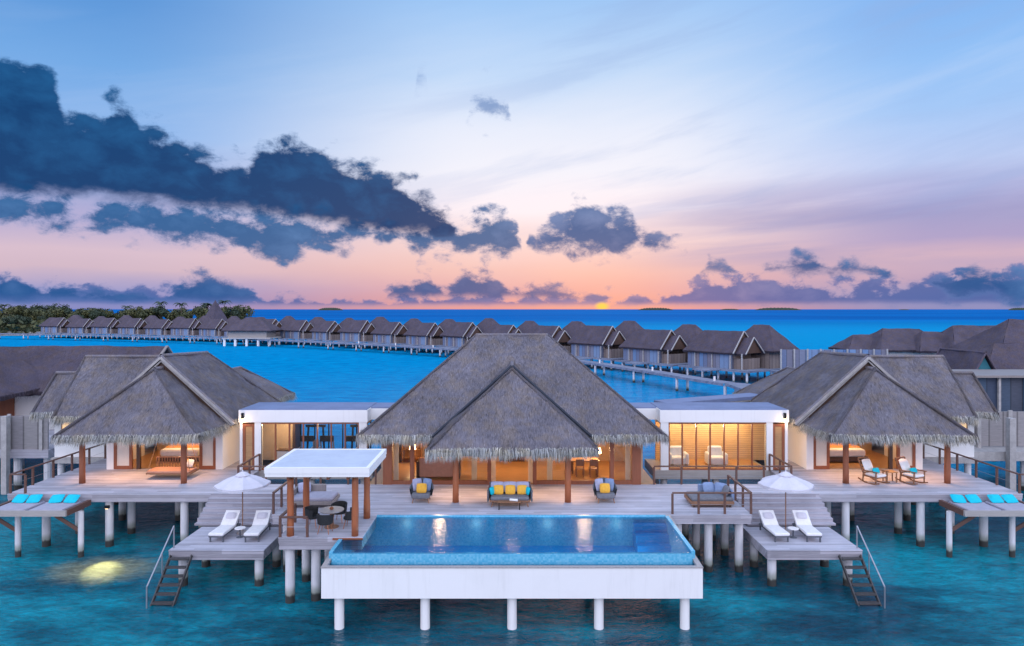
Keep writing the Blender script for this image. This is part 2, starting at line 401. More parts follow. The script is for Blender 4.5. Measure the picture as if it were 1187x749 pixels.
def tile_mat(name, dark, light, size):
    m, w, p, o = new_mat(name)
    tc = w.new('ShaderNodeTexCoord').outputs['Object']
    s = w.V('FLOOR', w.V('SCALE', w.V('ADD', tc, (.013, .017, .011)), 1/size))
    wn = w.new('ShaderNodeTexWhiteNoise', noise_dimensions='3D'); w.put(wn.inputs['Vector'], s)
    n = w.noise(tc, 1.3, 4)
    w.put(p.inputs['Base Color'], w.mix(w.M('ADD', w.M('MULTIPLY', wn.outputs['Value'], .75), w.M('MULTIPLY', n, .25)), dark+(1,), light+(1,)))
    p.inputs['Roughness'].default_value = .25
    MATS[name] = m
tile_mat('pool_tile', (.0, .27, .57), (.01, .32, .62), .09)
tile_mat('mosaic', (.06, .38, .58), (.20, .52, .68), .07)
def pool_water_mat():
    m, w, p, o = new_mat('pool_water'); w.n.remove(p)
    tc = w.new('ShaderNodeTexCoord').outputs['Object']
    n = w.noise(w.V('MULTIPLY', tc, (1, 1.8, 1)), 2.6, 4, .55, .6)
    b = w.bump(n, .30, .06)
    tr = w.new('ShaderNodeBsdfTransparent'); tr.inputs[0].default_value = (.55, .86, .96, 1)
    gl = w.new('ShaderNodeBsdfGlossy'); gl.inputs['Roughness'].default_value = .12; w.put(gl.inputs['Normal'], b)
    fr = w.new('ShaderNodeFresnel'); fr.inputs[0].default_value = 1.33; w.put(fr.inputs['Normal'], b)
    mx = w.new('ShaderNodeMixShader'); w.put(mx.inputs[0], fr.outputs[0])
    w.l.new(tr.outputs[0], mx.inputs[1]); w.l.new(gl.outputs[0], mx.inputs[2]); w.l.new(mx.outputs[0], o.inputs[0])
    MATS['pool_water'] = m
pool_water_mat()
def sea_mat():
    m, w, p, o = new_mat('sea')
    pos = w.new('ShaderNodeNewGeometry').outputs['Position']
    x, y, z = w.xyz(pos)
    r = w.V('LENGTH', pos)
    big = w.noise(w.V('MULTIPLY', pos, (.9, 1.3, 1)), .075, 5, .6, .6)
    mid = w.noise(w.V('MULTIPLY', pos, (.8, 1.6, 1)), .35, 5, .62, .5)
    f = w.M('ADD', w.M('MULTIPLY', big, .75), w.M('MULTIPLY', mid, .25))
    near = w.ramp(w.sm(f, .38, .63), [(0, (.0, .045, .075, 1)), (.5, (.0, .115, .165, 1)), (1, (.003, .25, .32, 1))])
    # reef patches under the water close to the ladders
    reef = w.noise(w.V('MULTIPLY', pos, (1.0, 1.2, 1)), 1.6, 5, .7, .8)
    rm = w.M('MULTIPLY', w.sm(reef, .56, .68), w.M('MULTIPLY', w.sm(mid, .46, .56), w.sm(r, 40, 26)))
    near = w.mix(w.M('MULTIPLY', rm, .5), near, (.07, .085, .08, 1))
    # lamp glow on the water, painted as a pale patch in its colour
    glow_dist = w.V('LENGTH', w.V('MULTIPLY', w.V('SUBTRACT', pos, (-18.9, 31.5, 0)), (.62, 1, 1)))
    glow_patch = w.sm(w.M('ADD', glow_dist, w.M('MULTIPLY', w.M('SUBTRACT', reef, .5), 1.8)), 2.1, .6)
    near = w.mix(w.M('MULTIPLY', glow_patch, .8), near, (.26, .27, .17, 1))
    edge = w.M('ADD', y, w.M('MULTIPLY', w.M('SUBTRACT', big, .5), 26))
    lag = w.mix(w.sm(w.M('ADD', w.M('MULTIPLY', mid, .6), w.M('MULTIPLY', w.noise(w.V('MULTIPLY', pos, (.5, 1.6, 1)), .9, 4, .6), .4)), .35, .65), (.0, .18, .40, 1), (.0, .29, .54, 1))
    turq = w.M('MULTIPLY', w.sm(x, 35, 120), w.M('MULTIPLY', w.sm(y, 90, 160), w.sm(y, 1100, 380)))
    lag = w.mix(w.M('MULTIPLY', turq, .6), lag, (.0, .28, .50, 1))
    far = w.mix(w.sm(w.noise(w.V('MULTIPLY', pos, (.2, 1, 1)), .004, 4, .6), .4, .62), (.0, .095, .31, 1), (.0, .145, .42, 1))
    rip = w.noise(w.V('MULTIPLY', pos, (.8, 1.7, 1)), 1.9, 7, .74, .8)
    near = w.V('SCALE', near, w.lr(rip, .25, .75, .45, 1.55))  # light and dark of the ripples painted into the water colour
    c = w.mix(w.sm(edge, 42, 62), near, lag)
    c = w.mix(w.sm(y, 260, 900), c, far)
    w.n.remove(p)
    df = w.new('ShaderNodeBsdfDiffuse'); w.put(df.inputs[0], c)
    gl = w.new('ShaderNodeBsdfGlossy'); w.put(gl.inputs['Roughness'], w.sm(r, 30, 300, .05, .30))
    fr = w.new('ShaderNodeFresnel'); fr.inputs[0].default_value = 1.33
    wp = w.V('MULTIPLY', pos, (.75, 1.25, 1))
    a1 = w.noise(wp, .7, 5, .6, .5); a2 = w.noise(wp, 2.6, 5, .65, .6)
    a3 = w.noise(wp, 7.5, 3, .6, .4)
    h = w.M('ADD', w.M('ADD', w.M('MULTIPLY', a1, .7), w.M('MULTIPLY', a2, .30)), w.M('MULTIPLY', a3, w.sm(r, 60, 25, 0, .10)))
    b = w.bump(h, w.sm(r, 25, 500, .9, .25), w.sm(r, 25, 800, .5, 2.5))
    for n_ in (df, gl, fr): w.put(n_.inputs['Normal'], b)
    mx = w.new('ShaderNodeMixShader'); w.put(mx.inputs[0], w.M('MULTIPLY', fr.outputs[0], w.sm(r, 28, 160, .62, .035)))
    w.l.new(df.outputs[0], mx.inputs[1]); w.l.new(gl.outputs[0], mx.inputs[2]); w.l.new(mx.outputs[0], o.inputs[0])
    MATS['sea'] = m
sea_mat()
def leaf_mat(name, c1, c2):
    m, w, p, o = new_mat(name)
    tint = w.new('ShaderNodeAttribute', attribute_name='tint').outputs['Fac']
    w.put(p.inputs['Base Color'], w.mix(tint, c1+(1,), c2+(1,)))
    p.inputs['Roughness'].default_value = .7
    MATS[name] = m
leaf_mat('leaves', (.028, .042, .014), (.105, .105, .032))
leaf_mat('dark_leaves', (.014, .032, .016), (.05, .07, .028))

# ------------------------------------------------------------------ mesh helper (world coordinates; MIR flips the X of a mirrored wing)
class G: m = 1.0; off = 0.0
def mirror(s, off=0.0): G.m = s; G.off = off
def T(p): return Vector((p[0]*G.m + G.off, p[1], p[2]))
class MB:
    def __init__(s): s.v = []; s.f = []; s.uv = []; s.t = []; s.hasuv = False
    def face(s, pts, uv=None, tint=1.0, raw=False):
        i = len(s.v)
        q = [Vector(p) for p in pts] if raw else [T(p) for p in pts]
        if G.m < 0 and not raw: q = q[::-1]; uv = uv[::-1] if uv else None
        s.v += q; s.f.append(tuple(range(i, i+len(q))))
        s.uv += uv or [(0, 0)]*len(q); s.t += [tint]*len(q)
    def box(s, x0, x1, y0, y1, z0, z1):
        if x0 > x1: x0, x1 = x1, x0
        a = [(x0,y0,z0),(x1,y0,z0),(x1,y1,z0),(x0,y1,z0),(x0,y0,z1),(x1,y0,z1),(x1,y1,z1),(x0,y1,z1)]
        for q in ((0,3,2,1),(4,5,6,7),(0,1,5,4),(1,2,6,5),(2,3,7,6),(3,0,4,7)): s.face([a[k] for k in q])
        return s
    def beam(s, p0, p1, wd, ht, up=(0,0,1)):
        p0, p1 = Vector(p0), Vector(p1); d = (p1-p0).normalized()
        u = Vector(up); sd = d.cross(u)
        if sd.length < 1e-4: sd = d.cross(Vector((1,0,0)))
        sd.normalize(); u = sd.cross(d).normalized()
        a = [p + sd*sx*wd/2 + u*sz*ht/2 for p in (p0, p1) for sx, sz in ((-1,-1),(1,-1),(1,1),(-1,1))]
        for q in ((3,2,1,0),(4,5,6,7),(0,1,5,4),(1,2,6,5),(2,3,7,6),(3,0,4,7)): s.face([a[k] for k in q])
        return s
    def cyl(s, p0, p1, r0, r1=None, n=12, caps=True, wob=0.0):
        r1 = r0 if r1 is None else r1
        p0, p1 = Vector(p0), Vector(p1); d = (p1-p0).normalized()
        a = d.orthogonal().normalized(); b = d.cross(a)
        k = 1 if not wob else 5
        rings = []
        for j in range(k+1):
            tt = j/k; c = p0.lerp(p1, tt); r = r0+(r1-r0)*tt
            if wob: r *= 1+random.uniform(-wob, wob); c = c + a*random.uniform(-wob, wob)*r0*.7
            rings.append([c + (a*math.cos(2*PI*i/n)+b*math.sin(2*PI*i/n))*r for i in range(n)])
        for j in range(k):
            for i in range(n):
                s.face([rings[j][i], rings[j][(i+1)%n], rings[j+1][(i+1)%n], rings[j+1][i]])
        if caps: s.face(rings[0][::-1]); s.face(rings[-1])
        return s
    def lathe(s, c, prof, n=20):
        c = Vector(c)
        for (r0, z0), (r1, z1) in zip(prof, prof[1:]):
            for i in range(n):
                a0, a1 = 2*PI*i/n, 2*PI*(i+1)/n
                q = [(c.x+r*math.cos(a), c.y+r*math.sin(a), c.z+zz) for r, zz, a in ((r0,z0,a0),(r0,z0,a1),(r1,z1,a1),(r1,z1,a0))]
                s.face(q)
        return s
    def pillow(s, c, w_, h_, th, mat=None, n=7):
        """soft cushion, w_ by h_ in its own XY plane, thickness th; mat rotates it"""
        c = Vector(c); mat = mat or Matrix.Identity(3)
        def P(i, j, sg):
            a, b = 2*i/n-1, 2*j/n-1
            pin = 1-.10*(a*a*b*b)
            k = ((1-a**4)*(1-b**4))**.5
            return c + mat @ Vector((a*w_/2*(1-.07*(1-b*b)*0-.05*(1-abs(a))*0)*pin, b*h_/2*pin, sg*(th/2*k+.004)))
        for i in range(n):
            for j in range(n):
                s.face([P(i,j,1),P(i+1,j,1),P(i+1,j+1,1),P(i,j+1,1)])
                s.face([P(i,j+1,-1),P(i+1,j+1,-1),P(i+1,j,-1),P(i,j,-1)])
        return s
    def rbox(s, x0, x1, y0, y1, z0, z1, r=.04):
        """box with chamfered edges"""
        if x0 > x1: x0, x1 = x1, x0
        r = min(r, (x1-x0)/3, (y1-y0)/3, (z1-z0)/3)
        def ring(z, k): return [(x0+k,y0+k+0,z),(x1-k,y0+k,z),(x1-k,y1-k,z),(x0+k,y1-k,z)]
        def oct_(z, k):
            e = r
            return [(x0+k+e,y0+k,z),(x1-k-e,y0+k,z),(x1-k,y0+k+e,z),(x1-k,y1-k-e,z),(x1-k-e,y1-k,z),(x0+k+e,y1-k,z),(x0+k,y1-k-e,z),(x0+k,y0+k+e,z)]
        L = [oct_(z0, r*.6), oct_(z0+r, 0), oct_(z1-r, 0), oct_(z1, r*.6)]
        for A, B in zip(L, L[1:]):
            for i in range(8): s.face([A[i], A[(i+1)%8], B[(i+1)%8], B[i]])
        s.face(L[0][::-1]); s.face(L[-1])
        return s
    def build(s, name, mat, parent=None, smooth=False, weld=False):
        me = bpy.data.meshes.new(name)
        o = bpy.data.objects.new(name, me); col.objects.link(o)
        org = Vector((0, 0, 0))
        if parent is not None:
            o.parent = parent; q = parent
            while q is not None: org += q.location; q = q.parent
        elif s.v:
            xs, ys, zs = zip(*s.v); org = Vector(((min(xs)+max(xs))/2, (min(ys)+max(ys))/2, min(zs))); o.location = org
        me.from_pydata([tuple(v-org) for v in s.v], [], s.f)
        uvl = me.uv_layers.new(name='UVMap')
        uvl.data.foreach_set('uv', [c for q in s.uv for c in q])
        at = me.attributes.new('tint', 'FLOAT', 'POINT'); at.data.foreach_set('value', s.t)
        me.materials.append(MATS[mat] if isinstance(mat, str) else mat)
        if weld or smooth:
            import bmesh
            bm = bmesh.new(); bm.from_mesh(me); bmesh.ops.remove_doubles(bm, verts=bm.verts, dist=.0005); bm.to_mesh(me); bm.free()
        if smooth: me.polygons.foreach_set('use_smooth', [True]*len(me.polygons))
        me.update()
        return o
def tag(o, label=None, cat=None, group=None, kind=None):
    for k, v in (('label', label), ('category', cat), ('group', group), ('kind', kind)):
        if v: o[k] = v
    return o
def thing(name, loc, label, cat, group=None, raw=False):
    o = bpy.data.objects.new(name, None); col.objects.link(o)
    o.empty_display_size = .3
    o.location = Vector(loc) if raw else T(loc)
    return tag(o, label, cat, group)
def dup(root, loc, rz=None, label=None, scale=None):
    r = root.copy(); col.objects.link(r); r.location = loc
    if rz is not None: r.rotation_euler = (0, 0, rz)
    if scale: r.scale = scale
    if label: r['label'] = label
    for ch in list(root.children):
        c = ch.copy(); col.objects.link(c); c.parent = r
        for g in list(ch.children):
            d = g.copy(); col.objects.link(d); d.parent = c
    return r
def lamp(name, typ, loc, power, color=(1, .66, .36), size=.15, rot=None, spot=None, blend=.6, raw=False):
    l = bpy.data.lights.new(name, typ); l.energy = power; l.color = color
    if typ in ('POINT', 'SPOT'): l.shadow_soft_size = size
    if typ == 'SPOT': l.spot_size = R(spot or 90); l.spot_blend = blend
    if typ == 'AREA': l.size = size
    o = bpy.data.objects.new(name, l); col.objects.link(o)
    o.location = Vector(loc) if raw else T(loc)
    if rot: o.rotation_euler = rot
    return o

# ------------------------------------------------------------------ thatch
def L3(a, b, t): return Vector(a).lerp(Vector(b), t)
def wav(p): return .05*(math.sin(p.x*1.3+p.y*.7)+math.sin(p.x*.47-p.y*1.9+p.z*2.1)+.6*math.sin(p.x*3.1+p.z*2.7))
def thatch_face(mb, A, B, C, D, blades=0, nu=None, row=.34, lift=.014):
    """A-B eave, D-C top edge (C above B). Courses of thatch stepping up the slope, with loose straw on top."""
    A, B, C, D = map(Vector, (A, B, C, D))
    n = ((B-A).cross(L3(D, C, .5)-L3(A, B, .5))).normalized()
    if n.z < 0: n = -n
    sl = (L3(D, C, .5)-L3(A, B, .5)).length; wid = (B-A).length
    nr = max(2, round(sl/row)); nu = nu or max(2, round(wid/.7))
    def P(u, v, off):
        p = L3(L3(A, B, u), L3(D, C, u), v)
        return p + n*(off + wav(p)*(.7 if 0 < v else .4))
    def UV(u, v):
        x = (u-.5)*(wid*(1-v)+(C-D).length*v)
        return (x + 7.3*A.x, v*sl)
    for j in range(nr):
        v0, v1 = j/nr, (j+1)/nr
        for i in range(nu):
            u0, u1 = i/nu, (i+1)/nu
            mb.face([P(u0, v0, 0), P(u1, v0, 0), P(u1, v1, 0), P(u0, v1, 0)], [UV(u0,v0),UV(u1,v0),UV(u1,v1),UV(u0,v1)], 1.0)
    if blades:
        area = sl*(wid+(C-D).length)/2; mw = max(wid, (C-D).length)
        dn = (L3(A, B, .5)-L3(D, C, .5)).normalized(); ac = (B-A).normalized()
        for _ in range(int(area*blades)):
            v = random.random()
            if random.random()*mw > wid*(1-v)+(C-D).length*v: continue
            u = random.random(); p = P(u, v, .012)
            dd = (dn + ac*random.gauss(0, .22)).normalized(); ln = random.uniform(.12, .30); wd = random.uniform(.008, .018)
            tip = p + dd*ln + n*random.uniform(.0, .035)
            uvp = UV(u, v)
            mb.face([p-ac*wd, p+ac*wd, tip], [uvp, uvp, uvp], random.choice((.68, .82, .95, 1.05, 1.18, 1.36))*random.uniform(.9, 1.1))
def fringe(mb, A, B, per_m=70, ln=(.30, .56), out=.16, layers=3):
    A, B = Vector(A), Vector(B); L = (B-A).length; ac = (B-A).normalized()
    o = ac.cross(Vector((0, 0, 1))).normalized()     # outward for an eave running left to right seen from outside
    for _ in range(int(L*per_m)):
        u = random.random(); p = L3(A, B, u) + o*random.uniform(-.30, .10) + Vector((0, 0, random.uniform(-.05, .16)))
        p = p + Vector((0, 0, .4*wav(p)))
        l = random.uniform(*ln)*(1+.12*math.sin(u*L*2.3)+.12*math.sin(u*L*5.1+1)); wd = random.uniform(.008, .019)
        tip = p + ac*random.gauss(0, .13)*l + o*random.uniform(.02, out+.16)*l*2 + Vector((0, 0, -l))
        g = random.random()
        mb.face([p-ac*wd, p+ac*wd, tip], [(u*L*3, g*2)]*3, random.choice((.55, .75, .9, 1.0, 1.15, 1.35))*random.uniform(.85, 1.15))
    # solid dark underlayer so that the eave has its thickness
    k = max(2, int(L/.5))
    for i in range(k):
        a, b = L3(A, B, i/k), L3(A, B, (i+1)/k)
        dz = [.26+.05*math.sin(a.x*4+a.y*3), .26+.05*math.sin(b.x*4+b.y*3)]
        za, zb = Vector((0,0,.4*wav(a)+.06)), Vector((0,0,.4*wav(b)+.06))
        mb.face([a-Vector((0,0,dz[0]))-o*.08, b-Vector((0,0,dz[1]))-o*.08, b+zb, a+za], [(i*.5, 0), (i*.5+.5, 0), (i*.5+.5, .3), (i*.5, .3)], .55)
def roof(name, parent, faces, mat='thatch', blades=42, fr=True, fl=(.32, .52), per_m=260, row=.34):
    """faces: (A,B,C,D,has_eave)"""
    mb = MB(); fm = MB()
    for A, B, C, D, ev in faces:
        thatch_face(mb, A, B, C, D, blades, row=row)
        if ev and fr: fringe(fm, A, B, per_m, fl)
        k0 = len(mb.t)
        if blades > 20:
            for e0, e1 in ((B, C), (A, D)):
                if (Vector(e0)-Vector(e1)).length > .3: mb.cyl(e0, e1, .085, .075, 7, caps=False)
            if (Vector(C)-Vector(D)).length > .3: mb.cyl(D, C, .10, .10, 7, caps=False)
        for q_ in range(k0, len(mb.t)): mb.t[q_] = 1.3; mb.uv[q_] = (mb.v[q_].x*2.3+mb.v[q_].z, mb.v[q_].y*.9)
    o = mb.build(name, mat, parent)
    if fr and fm.f: fm.build('straw_fringe', 'straw' if mat == 'thatch' else mat, o)
    return o
def hip_x(x0, x1, y0, y1, ze, zr, rx0, rx1, ry=None):
    ry = (y0+y1)/2 if ry is None else ry
    R0, R1 = (rx0, ry, zr), (rx1, ry, zr)
    f = [((x0,y0,ze),(x1,y0,ze),R1,R0,1), ((x1,y1,ze),(x0,y1,ze),R0,R1,1)]
    f += [((x0,y1,ze),(x0,y0,ze),R0,R0,1), ((x1,y0,ze),(x1,y1,ze),R1,R1,1)]
    return f

# ================================================================== SETTING
def flat(name, x0, x1, y0, y1, z, mat):
    mb = MB(); mb.face([(x0,y0,z),(x1,y0,z),(x1,y1,z),(x0,y1,z)])
    return tag(mb.build(name, mat), kind='structure')
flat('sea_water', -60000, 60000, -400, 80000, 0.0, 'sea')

# ---- wooded island far beyond the row of villas
def mound(name, cx, cy, rx, ry, h, mat, n=48, rings=6):
    mb = MB(); 
    def P(i, j):
        a = 2*PI*i/n; k = j/rings
        wob = 1+.10*math.sin(3*a+1)+.06*math.sin(7*a)
        return (cx+rx*k*wob*math.cos(a), cy+ry*k*wob*math.sin(a), h*(1-k**2.2)-.4*k)
    for j in range(rings):
        for i in range(n): mb.face([P(i,j),P(i,j+1),P(i+1,j+1),P(i+1,j)])
    return tag(mb.build(name, mat, smooth=True), kind='structure')
mound('island_beach', -262, 372, 150, 44, 1.9, 'sand')
mound('island_spit', -246, 330, 40, 32, 1.4, 'sand')
mound('island_ground', -265, 376, 142, 36, 3.4, 'island_green')

def far_island(px, w_, h_, Y, lab):
    X = (px-593.5)*Y/791.3; mb = MB(); n = 40; rw = w_*Y/791.3/2; hh = h_*Y/791.3
    prev = None
    for i in range(n+1):
        a = -1+2*i/n; e = max(0, 1-abs(a)**3.5)
        hgt = hh*e*(.72+.28*abs(math.sin(i*2.1+px)))+.1
        row_ = [(X+a*rw, Y-rw*.25*e, -1), (X+a*rw, Y-rw*.22*e, hgt*.6), (X+a*rw, Y, hgt), (X+a*rw, Y+rw*.22*e, hgt*.6), (X+a*rw, Y+rw*.25*e, -1)]
        if prev:
            for k in range(4): mb.face([prev[k], row_[k], row_[k+1], prev[k+1]])
        prev = row_
    return tag(mb.build('distant_island', 'island_green', smooth=True), kind='structure')
for px, w_, h_, Y in ((383, 30, 3.4, 7000), (760, 42, 3.0, 8000), (846, 24, 1.6, 9500), (902, 56, 3.2, 8000), (1183, 30, 3.0, 8000), (1048, 14, 1.0, 9500)):
    far_island(px, w_, h_, Y, '')

# ---- trees on the island
def make_tree(name, mat, hh, rr, seed):
    rnd = random.Random(seed)
    t = thing(name, (0, 0, 0), 'bushy green tree standing in the wood on the far island', 'tree', 'trees of the wood on the far island')
    tr = MB(); tr.cyl((0,0,-.5), (.2,.1,hh*.55), .28, .14, 7)
    for k in range(4):
        a = k*1.7; tr.cyl((.15,.05,hh*.4), (math.cos(a)*rr*.6, math.sin(a)*rr*.6, hh*.72), .12, .05, 5)
    tr.build('trunk', 'trunk', t)
    cr = MB(); lobes = [(Vector((rnd.uniform(-.65,.65)*rr, rnd.uniform(-.65,.65)*rr, hh*rnd.uniform(.5,.86))), rnd.uniform(.35,.6)*rr) for _ in range(9)]
    for c, r in lobes:
        tn = rnd.uniform(0, .75)
        for _ in range(95):
            d = Vector((rnd.gauss(0,1), rnd.gauss(0,1), rnd.gauss(0,1))).normalized()
            p = c + d*r*rnd.uniform(.55, 1.08)
            q = Vector((rnd.gauss(0,1), rnd.gauss(0,1), rnd.gauss(0,1))).normalized(); e = d.cross(q).normalized(); s_ = rnd.uniform(.25, .6)
            q2 = (d*.4+e.cross(d)).normalized()
            cr.face([p-e*s_, p+q2*s_, p+e*s_, p-q2*s_*.6], None, min(1, max(0, tn+rnd.uniform(-.2,.3))), raw=True)
    cr.build('crown', mat, t)
    return t
def make_palm(seed):
    rnd = random.Random(seed)
    t = thing('palm_tree', (0,0,0), 'slim coconut palm rising out of the wood on the far island', 'palm tree', 'palms rising out of the far wood')
    tr = MB(); tr.cyl((0,0,-.5), (.6,.2,10.5), .22, .13, 7); tr.build('trunk', 'trunk', t)
    cr = MB()
    for k in range(17):
        a = k*2.4; up = rnd.uniform(.1, 1.0); L = rnd.uniform(3.0, 4.2); prev = Vector((.6,.2,10.5)); dirv = Vector((math.cos(a), math.sin(a), up)).normalized()
        for j in range(6):
            nx = prev + dirv*L/6; sd_ = dirv.cross(Vector((0,0,1))).normalized()*(.55*(1-j/6.5))
            cr.face([prev-sd_+Vector((0,0,-.2)), prev, nx, nx-sd_*.8+Vector((0,0,-.2))], None, rnd.random()*.8, raw=True)
            cr.face([prev, prev+sd_+Vector((0,0,-.2)), nx+sd_*.8+Vector((0,0,-.2)), nx], None, rnd.random()*.8, raw=True)
            prev = nx; dirv = (dirv+Vector((0,0,-.28))).normalized()
    cr.build('crown', 'dark_leaves', t)
    return t
rt = random.Random(11)
protos = [make_tree('island_tree', 'leaves', 10, 4.6, 1), make_tree('island_tree', 'dark_leaves', 11, 4.8, 2), make_tree('island_tree', 'leaves', 8, 4.4, 3)]
used = set(); palm = make_palm(5); palm_used = False
for i in range(165):
    X = rt.uniform(-385, -143); Y = 374 + rt.uniform(-26, 26)*max(.35, 1-((X+265)/150)**2)
    if i > 134: X = rt.uniform(-262, -214); Y = rt.uniform(312, 345)
    k = rt.randrange(3); s_ = rt.uniform(.85, 1.2) * (.97 if i <= 134 else .55)
    z = 2.4
    if k not in used:
        used.add(k); o = protos[k]; o.location = (X, Y, z); o.rotation_euler = (0, 0, rt.uniform(0, 6)); o.scale = (s_, s_, s_)
    else: dup(protos[k], (X, Y, z), rt.uniform(0, 6), None, (s_, s_, s_*rt.uniform(.9, 1.15)))
for i in range(14):
    X = rt.uniform(-370, -150); Y = 374 + rt.uniform(-18, 18); s_ = rt.uniform(1.0, 1.3)
    if not palm_used: palm_used = True; palm.location = (X, Y, 2.4); palm.scale = (s_,)*3
    else: dup(palm, (X, Y, 2.4), rt.uniform(0, 6), None, (s_,)*3)
ug = MB()
for i in range(5200):
    X = rt.uniform(-400, -140); Y = 374 + rt.uniform(-32, 20)*max(.2, 1-((X+265)/150)**2)
    if i > 3900: X = rt.uniform(-268, -212); Y = rt.uniform(306, 345)
    p = Vector((X, Y, 1.2+rt.uniform(0, 5.2)))
    e = Vector((rt.gauss(0,1), rt.gauss(0,1), rt.gauss(0,.6))).normalized(); q = Vector((rt.gauss(0,1), rt.gauss(0,1), rt.gauss(0,1))).normalized(); s_ = rt.uniform(.7, 1.6)
    ug.face([p-e*s_, p+q*s_, p+e*s_, p-q*s_], None, rt.random())
tag(ug.build('undergrowth', 'leaves'), 'dense green undergrowth along the shore of the far island', 'undergrowth', kind='stuff')
# tall steep thatched spire roof among the trees
sp = thing('thatched_spire_hall', (-146, 336, 0), 'steep pointed thatched hall rising above the end of the far villa row', 'hall')
mb = MB(); c = (-146, 336)
for k in range(4):
    a0, a1 = k*PI/2+.3, (k+1)*PI/2+.3
    mb.face([(c[0]+6.2*math.cos(a0), c[1]+6.2*math.sin(a0), 6), (c[0]+6.2*math.cos(a1), c[1]+6.2*math.sin(a1), 6), (c[0], c[1], 16.6)], [(0,0),(12,0),(6,12)], 1)
mb.build('roof', 'thatch_dark', sp)
mb = MB(); mb.box(c[0]-3.8, c[0]+3.8, c[1]-3.8, c[1]+3.8, 0, 6.2); mb.build('wall', 'brown_panels', sp)

# ---- far row of water villas
def make_far_villa():
    t = thing('water_villa', (0,0,0), 'x', 'villa', 'thatched water villas in the far curving row')
    # front wing, ridge along local x, gable at +x
    zE, zR = 5.0, 8.7
    f = [((-8.2,-3.6,zE),(3.6,-3.6,zE),(3.2,0,zR),(-6.0,0,zR),1), ((3.6,3.6,zE),(-8.2,3.6,zE),(-6.0,0,zR),(3.2,0,zR),1), ((-8.2,3.6,zE),(-8.2,-3.6,zE),(-6.0,0,zR),(-6.0,0,zR),1)]
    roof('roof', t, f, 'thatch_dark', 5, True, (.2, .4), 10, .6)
    # lower porch gable pushing out at +x
    f = [((3.2,-2.7,4.9),(5.6,-2.7,4.9),(5.3,0,7.7),(3.2,0,7.7),1), ((5.6,2.7,4.9),(3.2,2.7,4.9),(3.2,0,7.7),(5.3,0,7.7),1)]
    roof('porch_roof', t, f, 'thatch_dark', 5, True, (.2, .4), 10, .6)
    f = hip_x(-3.5, 7.6, 2.6, 11.0, 5.3, 9.7, .4, 3.8)
    roof('rear_roof', t, f, 'thatch_dark', 4, True, (.2, .4), 8, .6)
    mb = MB()
    for s_ in (-1, 1):
        mb.beam((3.62, s_*3.65, 5.0), (3.24, 0, 8.68), .14, .2, (1,0,0)); mb.beam((5.65, s_*2.75, 4.92), (5.36, 0, 7.7), .14, .18, (1,0,0))
    mb.build('gable_board', 'trim_board', t)
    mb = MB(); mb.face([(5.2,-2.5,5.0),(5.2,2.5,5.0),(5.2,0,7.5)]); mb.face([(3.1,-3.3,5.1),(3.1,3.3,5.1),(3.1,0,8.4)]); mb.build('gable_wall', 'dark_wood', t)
    mb = MB(); mb.box(-7.4, 2.6, -3.0, 3.0, 2.3, 5.1); mb.build('wall', 'panels', t)
    mb = MB(); mb.box(2.62, 5.0, -2.2, 2.2, 2.3, 4.1); mb.box(2.64, 3.0, -2.4, 2.4, 4.1, 5.0); mb.build('porch_wall', 'brown_panels', t)
    mb = MB(); mb.box(-2.6, 6.4, 3.2, 10.2, 2.3, 5.4); mb.build('rear_wall', 'brown_panels', t)
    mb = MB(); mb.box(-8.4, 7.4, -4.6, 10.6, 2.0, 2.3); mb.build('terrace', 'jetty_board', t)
    for x_ in (-5.5, -1.5, 2.6, 5.1): mb = MB(); mb.box(x_-.1, x_+.1, -3.25, -3.05, 2.3, 5.0); mb.build('porch_post', 'trim_board', t)
    for x_ in (-6.6, -3, .6, 4, 6.8):
        for y_ in (-4.0, 3.0, 10.0):
            mb = MB(); mb.cyl((x_, y_, -1), (x_, y_, 2.05), .2, n=8, caps=False); mb.build('pile', 'pile', t)
    return t
VP = [(39,112),(30,125),(21,137),(11,150),(1,163),(-9.5,176),(-20.6,188),(-32,199),(-43.8,209),(-56.3,220),(-68.8,230),(-81.5,238),(-94,246),(-106,252),(-119,258),(-132,264),(-146,270),(-160,276),(-173,281),(-187,286)]
ORD = ['largest grey thatched villa of the far row, beside the jetty landing', 'second', 'third', 'fourth', 'fifth', 'sixth', 'seventh', 'eighth', 'ninth', 'tenth', 'eleventh', 'twelfth', 'thirteenth', 'fourteenth', 'fifteenth', 'sixteenth', 'seventeenth', 'eighteenth', 'nineteenth', 'twentieth', 'last']
fv = make_far_villa()
VDIR = []
for i, (X, Y) in enumerate(VP):
    a, b = VP[max(0, i-1)], VP[min(len(VP)-1, i+1)]
    d = Vector((a[0]-b[0], a[1]-b[1], 0)).normalized(); VDIR.append(d)
    ang = math.atan2(d.y, d.x)
    lab = ORD[0] if i == 0 else ('grey thatched villa at the island end of the far row' if i == len(VP)-1 else ORD[i]+' grey thatched villa of the far row counted from the jetty landing')
    X, Y = X-d.x*4.0, Y-d.y*4.0; vs = (.90*(1+.04*math.sin(i*2.7)), .90, .96*(1+.03*math.sin(i*4.1)))
    if i == 0: o = fv; o.scale = vs; o.location = (X, Y, 0); o.rotation_euler = (0, 0, ang); o['label'] = lab
    else: o = dup(fv, (X, Y, 0), ang+.05*math.sin(i*3.3), lab, vs)
# ---- jetty in front of the row
jt = thing('curving_jetty', (13, 120, 0), 'long curving timber jetty on piles running past the far villa row', 'jetty')
J = [(37,84.5),(29.5,89),(21.5,110),(11.5,133),(0,152),(-16,170),(-33,186),(-52,201),(-75,218),(-98,232),(-122,243),(-150,255),(-178,266),(-205,275),(-238,282)]
